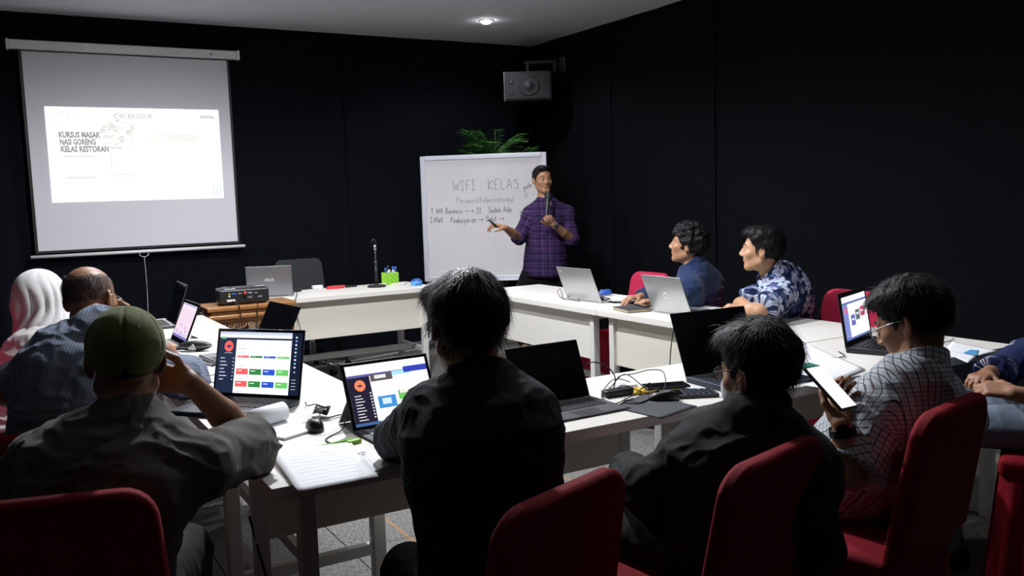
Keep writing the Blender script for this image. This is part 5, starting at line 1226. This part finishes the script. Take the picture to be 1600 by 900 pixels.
# --- man in the checked shirt holding the lit phone
pel = V(2.18, 1.77, .56)
pc = at(1297, 606, 2.40); pl = nrm(at(1321, 632, 2.37)-at(1274, 580, 2.44))
wrR = at(1375, 720, 2.62)
n0 = CAM_C-pc; n0 = nrm(n0-pl*(n0@pl)); wv = np.cross(pl, n0); wv = wv if wv@(at(1426, 503, 2.5)-pc) > 0 else -wv
nf = nrm(n0*.52+wv*.85); wd_ = np.cross(nf, pl)
wr_ = wd_ if wd_@CR > 0 else -wd_; wrL = pc+pl*.095-nf*.042-wr_*.014
t, P, R, hc, org, ax = person('person', 'dark haired bearded man in windowpane check shirt holding the lit phone', dict(pel=pel, neck=at(1441, 586, 2.44), head=at(1426, 503, 2.50), hz=(-14, -22, 0), h=.0045, bw=1.0, hunch=.05, belly=.02, skin=MT['skin'], glasses=MT['silver'], jaw=1.02,
    arms={'L': (at(1362, 650, 2.42), at(1330, 742, 2.37), wrL, -pl*.70+wr_*.65, nf, (30, 45, 35), .1),
          'R': (at(1500, 630, 2.54), V(2.36, 1.95, .66), wrR, V(-.7, .5, .1), DN, (30, 35, 30), .3)},
    legs=seated_legs(pel, -10, .04), shirt=dict(mat=MT['pane'], sleeve=.92, off=.020, loose=.018, fold=.008, nr=.066, collar=.024, seed=5, hem=-.2, skirt=.16, h=.0045), trousers=MT['c_trous'],
    hair=dict(style='short', thick=.011, top=.003, shag=1.1, seed=21, strands=2600, slen=.04)))
w_ = wrL+(at(1318, 690, 2.37)-wrL)*.35; dax = nrm(at(1328, 730, 2.37)-wrL)
wa = MB(); xx = nrm(np.cross(dax, V(0, 0, 1))); yy = np.cross(dax, xx)
for k in range(-3, 4): wa.tube([w_+dax*(.0028*k)+(xx*math.cos(a)+yy*math.sin(a))*.0335-np.array(org) for a in np.linspace(0, 2*PI, 25)], .0025, 5)
wa = wa.build('wristwatch', MT['rubber'], t, smooth=True)
cam_side = nrm(CAM_C-w_); cam_side = nrm(cam_side-dax*(cam_side@dax)+V(0, 0, .3)); f0 = w_-np.array(org)+cam_side*.034
MB().cyl(f0-cam_side*.004, f0+cam_side*.006, .017, n=20).build('watch_case', MT['black_gloss'], wa)
# goatee
gb = []; rg = np.random.default_rng(3)
for i in range(420):
    x = rg.normal(0, .011); y = .070+rg.normal(0, .010); z = -.094+rg.normal(0, .006); L = .018+.022*rg.random(); b0 = V(x, y, z); dr = nrm(V(rg.normal(0, .15), .25+rg.normal(0, .12), -1)); gb.append((b0, b0+dr*L*.6, b0+dr*L+V(0, -.003, 0)))
vs = []; fs = []
for a, b, c_ in gb:
    k = len(vs); vs += [P(*(a-V(.0008, 0, 0))), P(*(a+V(.0008, 0, 0))), P(*(b+V(.0007, 0, 0))), P(*(b-V(.0007, 0, 0))), P(*c_)]; fs += [(k, k+1, k+2, k+3), (k+3, k+2, k+4)]
g_ = MB().add(vs, fs).build('beard', MT['hair_grey'], t); g_['kind'] = 'stuff'
# the phone in his hand
t = thing('mobile_phone', 'mobile phone with bright white screen held by the checked shirt man', 'phone', pc)
Rm = np.stack([pl, wd_, nf], 1)
MB().box((0, 0, 0), (.152, .074, .009), Rm).build('body', MT['black_plastic'], t, bevel=.003)
graphic([(0, 0, 1, 1, (.95, .97, 1))], .144, .066, 'display', t, MT['screen'], -pl*.072-wd_*.033+nf*.0048, pl, wd_, nf)

# --- person at the right edge
pel = V(3.36, 1.72, .56); nk7 = V(3.47, 1.60, .96)
t, P, R, hc, org, ax = person('person', 'person at right picture edge in navy patterned sleeves and grey trousers', dict(pel=pel, neck=nk7, head=nk7+V(.05, .03, .15), hz=(-38, -5, 0), h=.0055, hunch=.03, skin=MT['skin2'],
    arms={'L': (V(3.30, 1.51, .90), V(3.10, 1.53, .69), V(2.94, 1.69, .735), V(-.4, 1, .12), V(.5, 0, -.8), (40, 45, 30)),
          'R': (V(3.50, 1.81, .91), V(3.34, 1.97, .72), V(3.06, 1.86, .755), V(-1, -.2, .05), DN, (35, 40, 30))},
    legs=seated_legs(pel, -38, .02, kz=.55), shirt=dict(mat=MT['batik'], sleeve=1.72, off=.022, loose=.02, fold=.008, cuff=.048, seed=31, hem=-.2, skirt=.12), trousers=MT['c_bluegrey'],
    hair=dict(style='short', thick=.004, shag=.2, seed=3, strands=100, slen=.01)))
def scarf(t, hc, R, org, neck, y_, m, drop=.22, name='headscarf', r1=.13, folds=.010, fwd=.0, seed=0):
    h_ = .006; lo = np.minimum(neck, hc)-.36; hi = np.maximum(neck, hc)+.34; S = SDF(lo, hi, h_)
    S.ell(hc+R@V(0, -.012, .022), (.099, .122, .114), R, 0); S.ell(hc+R@V(0, .01, -.05), (.090, .098, .085), R, .04)
    S.cone(hc+R@V(0, -.02, -.04), neck+V(0, 0, -.03)+y_*.01, .092, .112, .05); S.cone(neck+V(0, 0, -.02)+y_*fwd, neck+V(0, 0, -drop)+y_*(fwd+.02), .120, r1, .05)
    S.ell(hc+R@V(0, .10, .0), (.066, .060, .082), R, .012, 's')
    p, q = S.mesh(); q = fix(p, q); n = vnormals(p, q); d = p-hc; a = np.arctan2(d@(R@V(1, 0, 0)), d@(R@V(0, 1, 0))); dz = p[:, 2]-hc[2]
    r1_ = np.sin(a*7+2.5*np.sin(dz*9+seed)+3*noise(p, 5)); w = np.clip((.09-dz)/.16, 0.08, 1)
    p = p+n*((folds*(np.abs(r1_)*1.4-.6)*w)+.006*noise(p, 12))[:, None]
    return qmesh(p, q, name, m, t, org)
scarf(t, hc, R, org, nk7, nrm(V(-.8, .3, 0)), MT['c_navy'], drop=.26, r1=.15, fwd=.07, folds=.012)

# --- balding man in the grey-blue shirt
pel = V(.14, 3.24, .55)
t, P, R, hc, org, ax = person('person', 'balding man in grey-blue mini check shirt leaning on the left table', dict(pel=pel, neck=at(158, 512, 2.94), head=at(141, 469, 3.12), hz=(38, -14, -4), h=.0058, bw=1.15, bd=1.1, hunch=.07, skin=MT['skin2'], glasses=MT['steel'],
    arms={'L': (at(62, 556, 2.92), at(14, 615, 2.90), V(.34, 3.62, .79), V(1, .3, 0), DN, (25, 30, 20)),
          'R': (at(222, 556, 3.02), V(.62, 3.46, .80), at(206, 505, 3.26), at(188, 484, 3.26)-at(206, 505, 3.26), V(-1, -.3, .2), (50, 50, 35))},
    legs=seated_legs(pel, 30, .04), shirt=dict(mat=MT['mini'], sleeve=.95, off=.020, loose=.012, fold=.012, nr=.068, collar=.022, seed=13, hem=-.2, skirt=.12), trousers=MT['c_trous'],
    hair=dict(style='bald', thick=.0015, mat=MT['hair_grey'], shag=.6, seed=8, strands=9000, slen=.024, swid=.0008)))

# --- woman in the pale headscarf
pel = V(.10, 4.62, .55); nk = at(68, 516, 4.25)
t, P, R, hc, org, ax = person('person', 'woman in pale headscarf turned to the right at far left', dict(pel=pel, neck=nk, head=at(64, 464, 4.25), hz=(58, -6, 0), h=.006, bw=.95, skin=MT['skin3'],
    arms={'L': (nk+V(-.02, .17, -.06), V(.34, 4.86, .80), V(.60, 4.82, .79), V(1, 0, 0), DN, (25, 25, 20)),
          'R': (nk+V(.03, -.17, -.06), V(.34, 4.40, .79), V(.62, 4.56, .79), V(1, .2, 0), DN, (25, 25, 20))},
    legs=seated_legs(pel, 75, .02), shirt=dict(name='blouse', mat=MT['c_white'], sleeve=1.9, off=.016, fold=.007, seed=17, hem=-.2, skirt=.15), trousers=MT['c_trous']))
scarf(t, hc, R, org, nk, ax[1], MT['c_white'], drop=.17, r1=.135, folds=.013, seed=2)

# --- presenter
DP = 7.75
pel = at(853, 413, DP+.05); nk = at(853, 314, DP); fc = bear(205)
rt = nrm(np.cross(fc, V(0, 0, 1))); 
ftR = V(4.21, 7.00, .09); ftL = V(pel[0]+.12, pel[1]-.02, .09)
wrR = at(789, 356, DP-.32); wrL = at(865, 351, DP-.25); mcB = at(853, 347, DP-.30); mcT = at(857, 302, DP-.24)
t, P, R, hc, org, ax = person('person', 'standing presenter in purple plaid shirt speaking into a microphone', dict(pel=pel, neck=nk, head=at(848, 281, DP-.04), hz=(192, 0, 2), stand=True, h=.0055, hunch=.0, bw=1.08, bd=1.0, skin=MT['skin'], gaze=.001, fdir=fc,
    arms={'R': (at(829, 329, DP-.02), at(811, 371, DP-.05), wrR, at(770, 350, DP-.36)-wrR, V(.1, .3, -.9), (30, 40, 30)),
          'L': (at(887, 329, DP+.03), at(894, 374, DP-.02), wrL, at(853, 334, DP-.29)-wrL, V(-.55, -.15, .5), (60, 60, 45), .5)},
    legs={'R': (pel-rt*0+nrm(V(-fc[1], fc[0], 0))*-.09, V(4.10, 6.90, .50), ftR), 'L': (pel+nrm(V(-fc[1], fc[0], 0))*.09, V(ftL[0], ftL[1]-.03, .50), ftL)},
    shirt=dict(mat=MT['plaid'], sleeve=1.12, off=.020, loose=.01, cuff=.052, fold=.006, nr=.064, collar=.022, seed=23, hem=-.2, skirt=.10, h=.005), trousers=MT['c_trous'],
    hair=dict(style='quiff', thick=.009, shag=.6, seed=14, strands=1400, slen=.025)))
d_ = nrm(at(893, 372, DP-.02)-wrL); w_ = wrL+d_*.02; xx = nrm(np.cross(d_, V(0, 0, 1))); yy = np.cross(d_, xx); wa = MB()
for k in range(-2, 3): wa.tube([w_+d_*(.003*k)+(xx*math.cos(a)+yy*math.sin(a))*.031-np.array(org) for a in np.linspace(0, 2*PI, 23)], .0026, 5)
wa = wa.build('wristwatch', MT['steel'], t, smooth=True); cs = nrm(CAM_C-w_); f0 = w_+cs*.033-np.array(org); MB().cyl(f0-cs*.004, f0+cs*.006, .019, n=18).build('watch_case', MT['chrome'], wa)
t = thing('microphone', 'black handheld microphone held up by the presenter', 'microphone', mcB); a_ = mcT-mcB; L_ = np.linalg.norm(a_)
MB().tube([V(0, 0, 0), a_*.25, a_*.78, a_*.82], [.014, .015, .021, .024], 14).build('handle', MT['black_plastic'], t, smooth=True)
MB().ell(a_*.91, (.033, .033, .036), nu=18).build('grille_head', MT['grille'], t, smooth=True)
MB().tube([a_*.83, a_*.86], .032, 16).build('grille_ring', MT['dark_plastic'], t, smooth=True)
c = at(770, 349, DP-.40); t = thing('remote_control', 'small black pointer in the right hand of the presenter', 'remote control', c); d_ = nrm(at(765, 344, DP-.40)-at(776, 354, DP-.38))
MB().tube([-d_*.045, d_*.045], [.011, .009], 8).build('body', MT['black_plastic'], t, smooth=True); MB().cyl(d_*.01+V(0, 0, .008), d_*.01+V(0, 0, .013), .005, n=8).build('button', MT['steel'], t)

# --- curly haired young man
pel = V(3.86, 4.34, .55)
person('person', 'young man with curly hair and navy shirt looking up to the left', dict(pel=pel, neck=at(1088, 418, 5.5), head=at(1075, 383, 5.5), hz=(-38, 10, 0), h=.006, hunch=.03, skin=MT['skin'],
    arms={'L': (at(1076, 444, 5.36), V(3.66, 4.08, .79), V(3.48, 4.20, .79), V(-.8, .4, 0), DN, (25, 25, 20)), 'R': (at(1112, 436, 5.68), V(3.78, 4.55, .80), V(3.52, 4.42, .79), V(-1, 0, 0), DN, (25, 25, 20))},
    legs=seated_legs(pel, -85, .03), shirt=dict(mat=MT['c_navy'], sleeve=1.9, off=.018, fold=.009, nr=.064, collar=.022, seed=41, hem=-.2), trousers=MT['c_trous'],
    hair=dict(style='curly', thick=.017, top=.012, shag=1.5, seed=15, strands=2600, slen=.02)))
# --- young man in the floral shirt
pel = V(3.94, 3.66, .57)
t, P, R, hc, org, ax = person('person', 'young man in navy floral shirt leaning on the right table', dict(pel=pel, neck=at(1212, 428, 4.82), head=at(1190, 391, 4.80), hz=(-38, 4, 0), h=.0055, hunch=.06, skin=MT['skin3'], jaw=.95,
    arms={'L': (at(1222, 452, 4.72), at(1186, 488, 4.58), at(1164, 481, 4.62), V(-.6, .7, .1), DN, (40, 45, 30)), 'R': (at(1240, 440, 5.02), V(3.64, 3.66, .80), at(1166, 478, 4.72), V(-.6, -.4, 0), DN, (40, 45, 30))},
    legs=seated_legs(pel, -80, .03), shirt=dict(mat=MT['floral'], sleeve=.92, off=.020, loose=.018, fold=.008, nr=.062, collar=.020, seed=51, hem=-.2, skirt=.10), trousers=MT['c_trous'],
    hair=dict(style='quiff', thick=.012, top=.004, shag=1.0, seed=16, strands=1800, slen=.03)))

# ------------------------------------------------------------------ groups of repeats
GR = {'chair': 'red covered banquet chairs around the tables', 'table': 'white folding tables set in a square', 'laptop': 'laptops open on the tables', 'marker pen': 'whiteboard markers on the front desk',
      'ceiling lamp': 'recessed ceiling lamps', 'paper': 'papers lying on the tables', 'cable': 'cables', 'person': 'people at the workshop', 'adapter': 'power adapters on the tables', 'computer mouse': 'computer mice on the tables', 'phone': 'mobile phones'}
for o in list(SC.objects):
    if not o.parent and o.get('category') in GR and not o.get('group'): o['group'] = GR[o['category']]
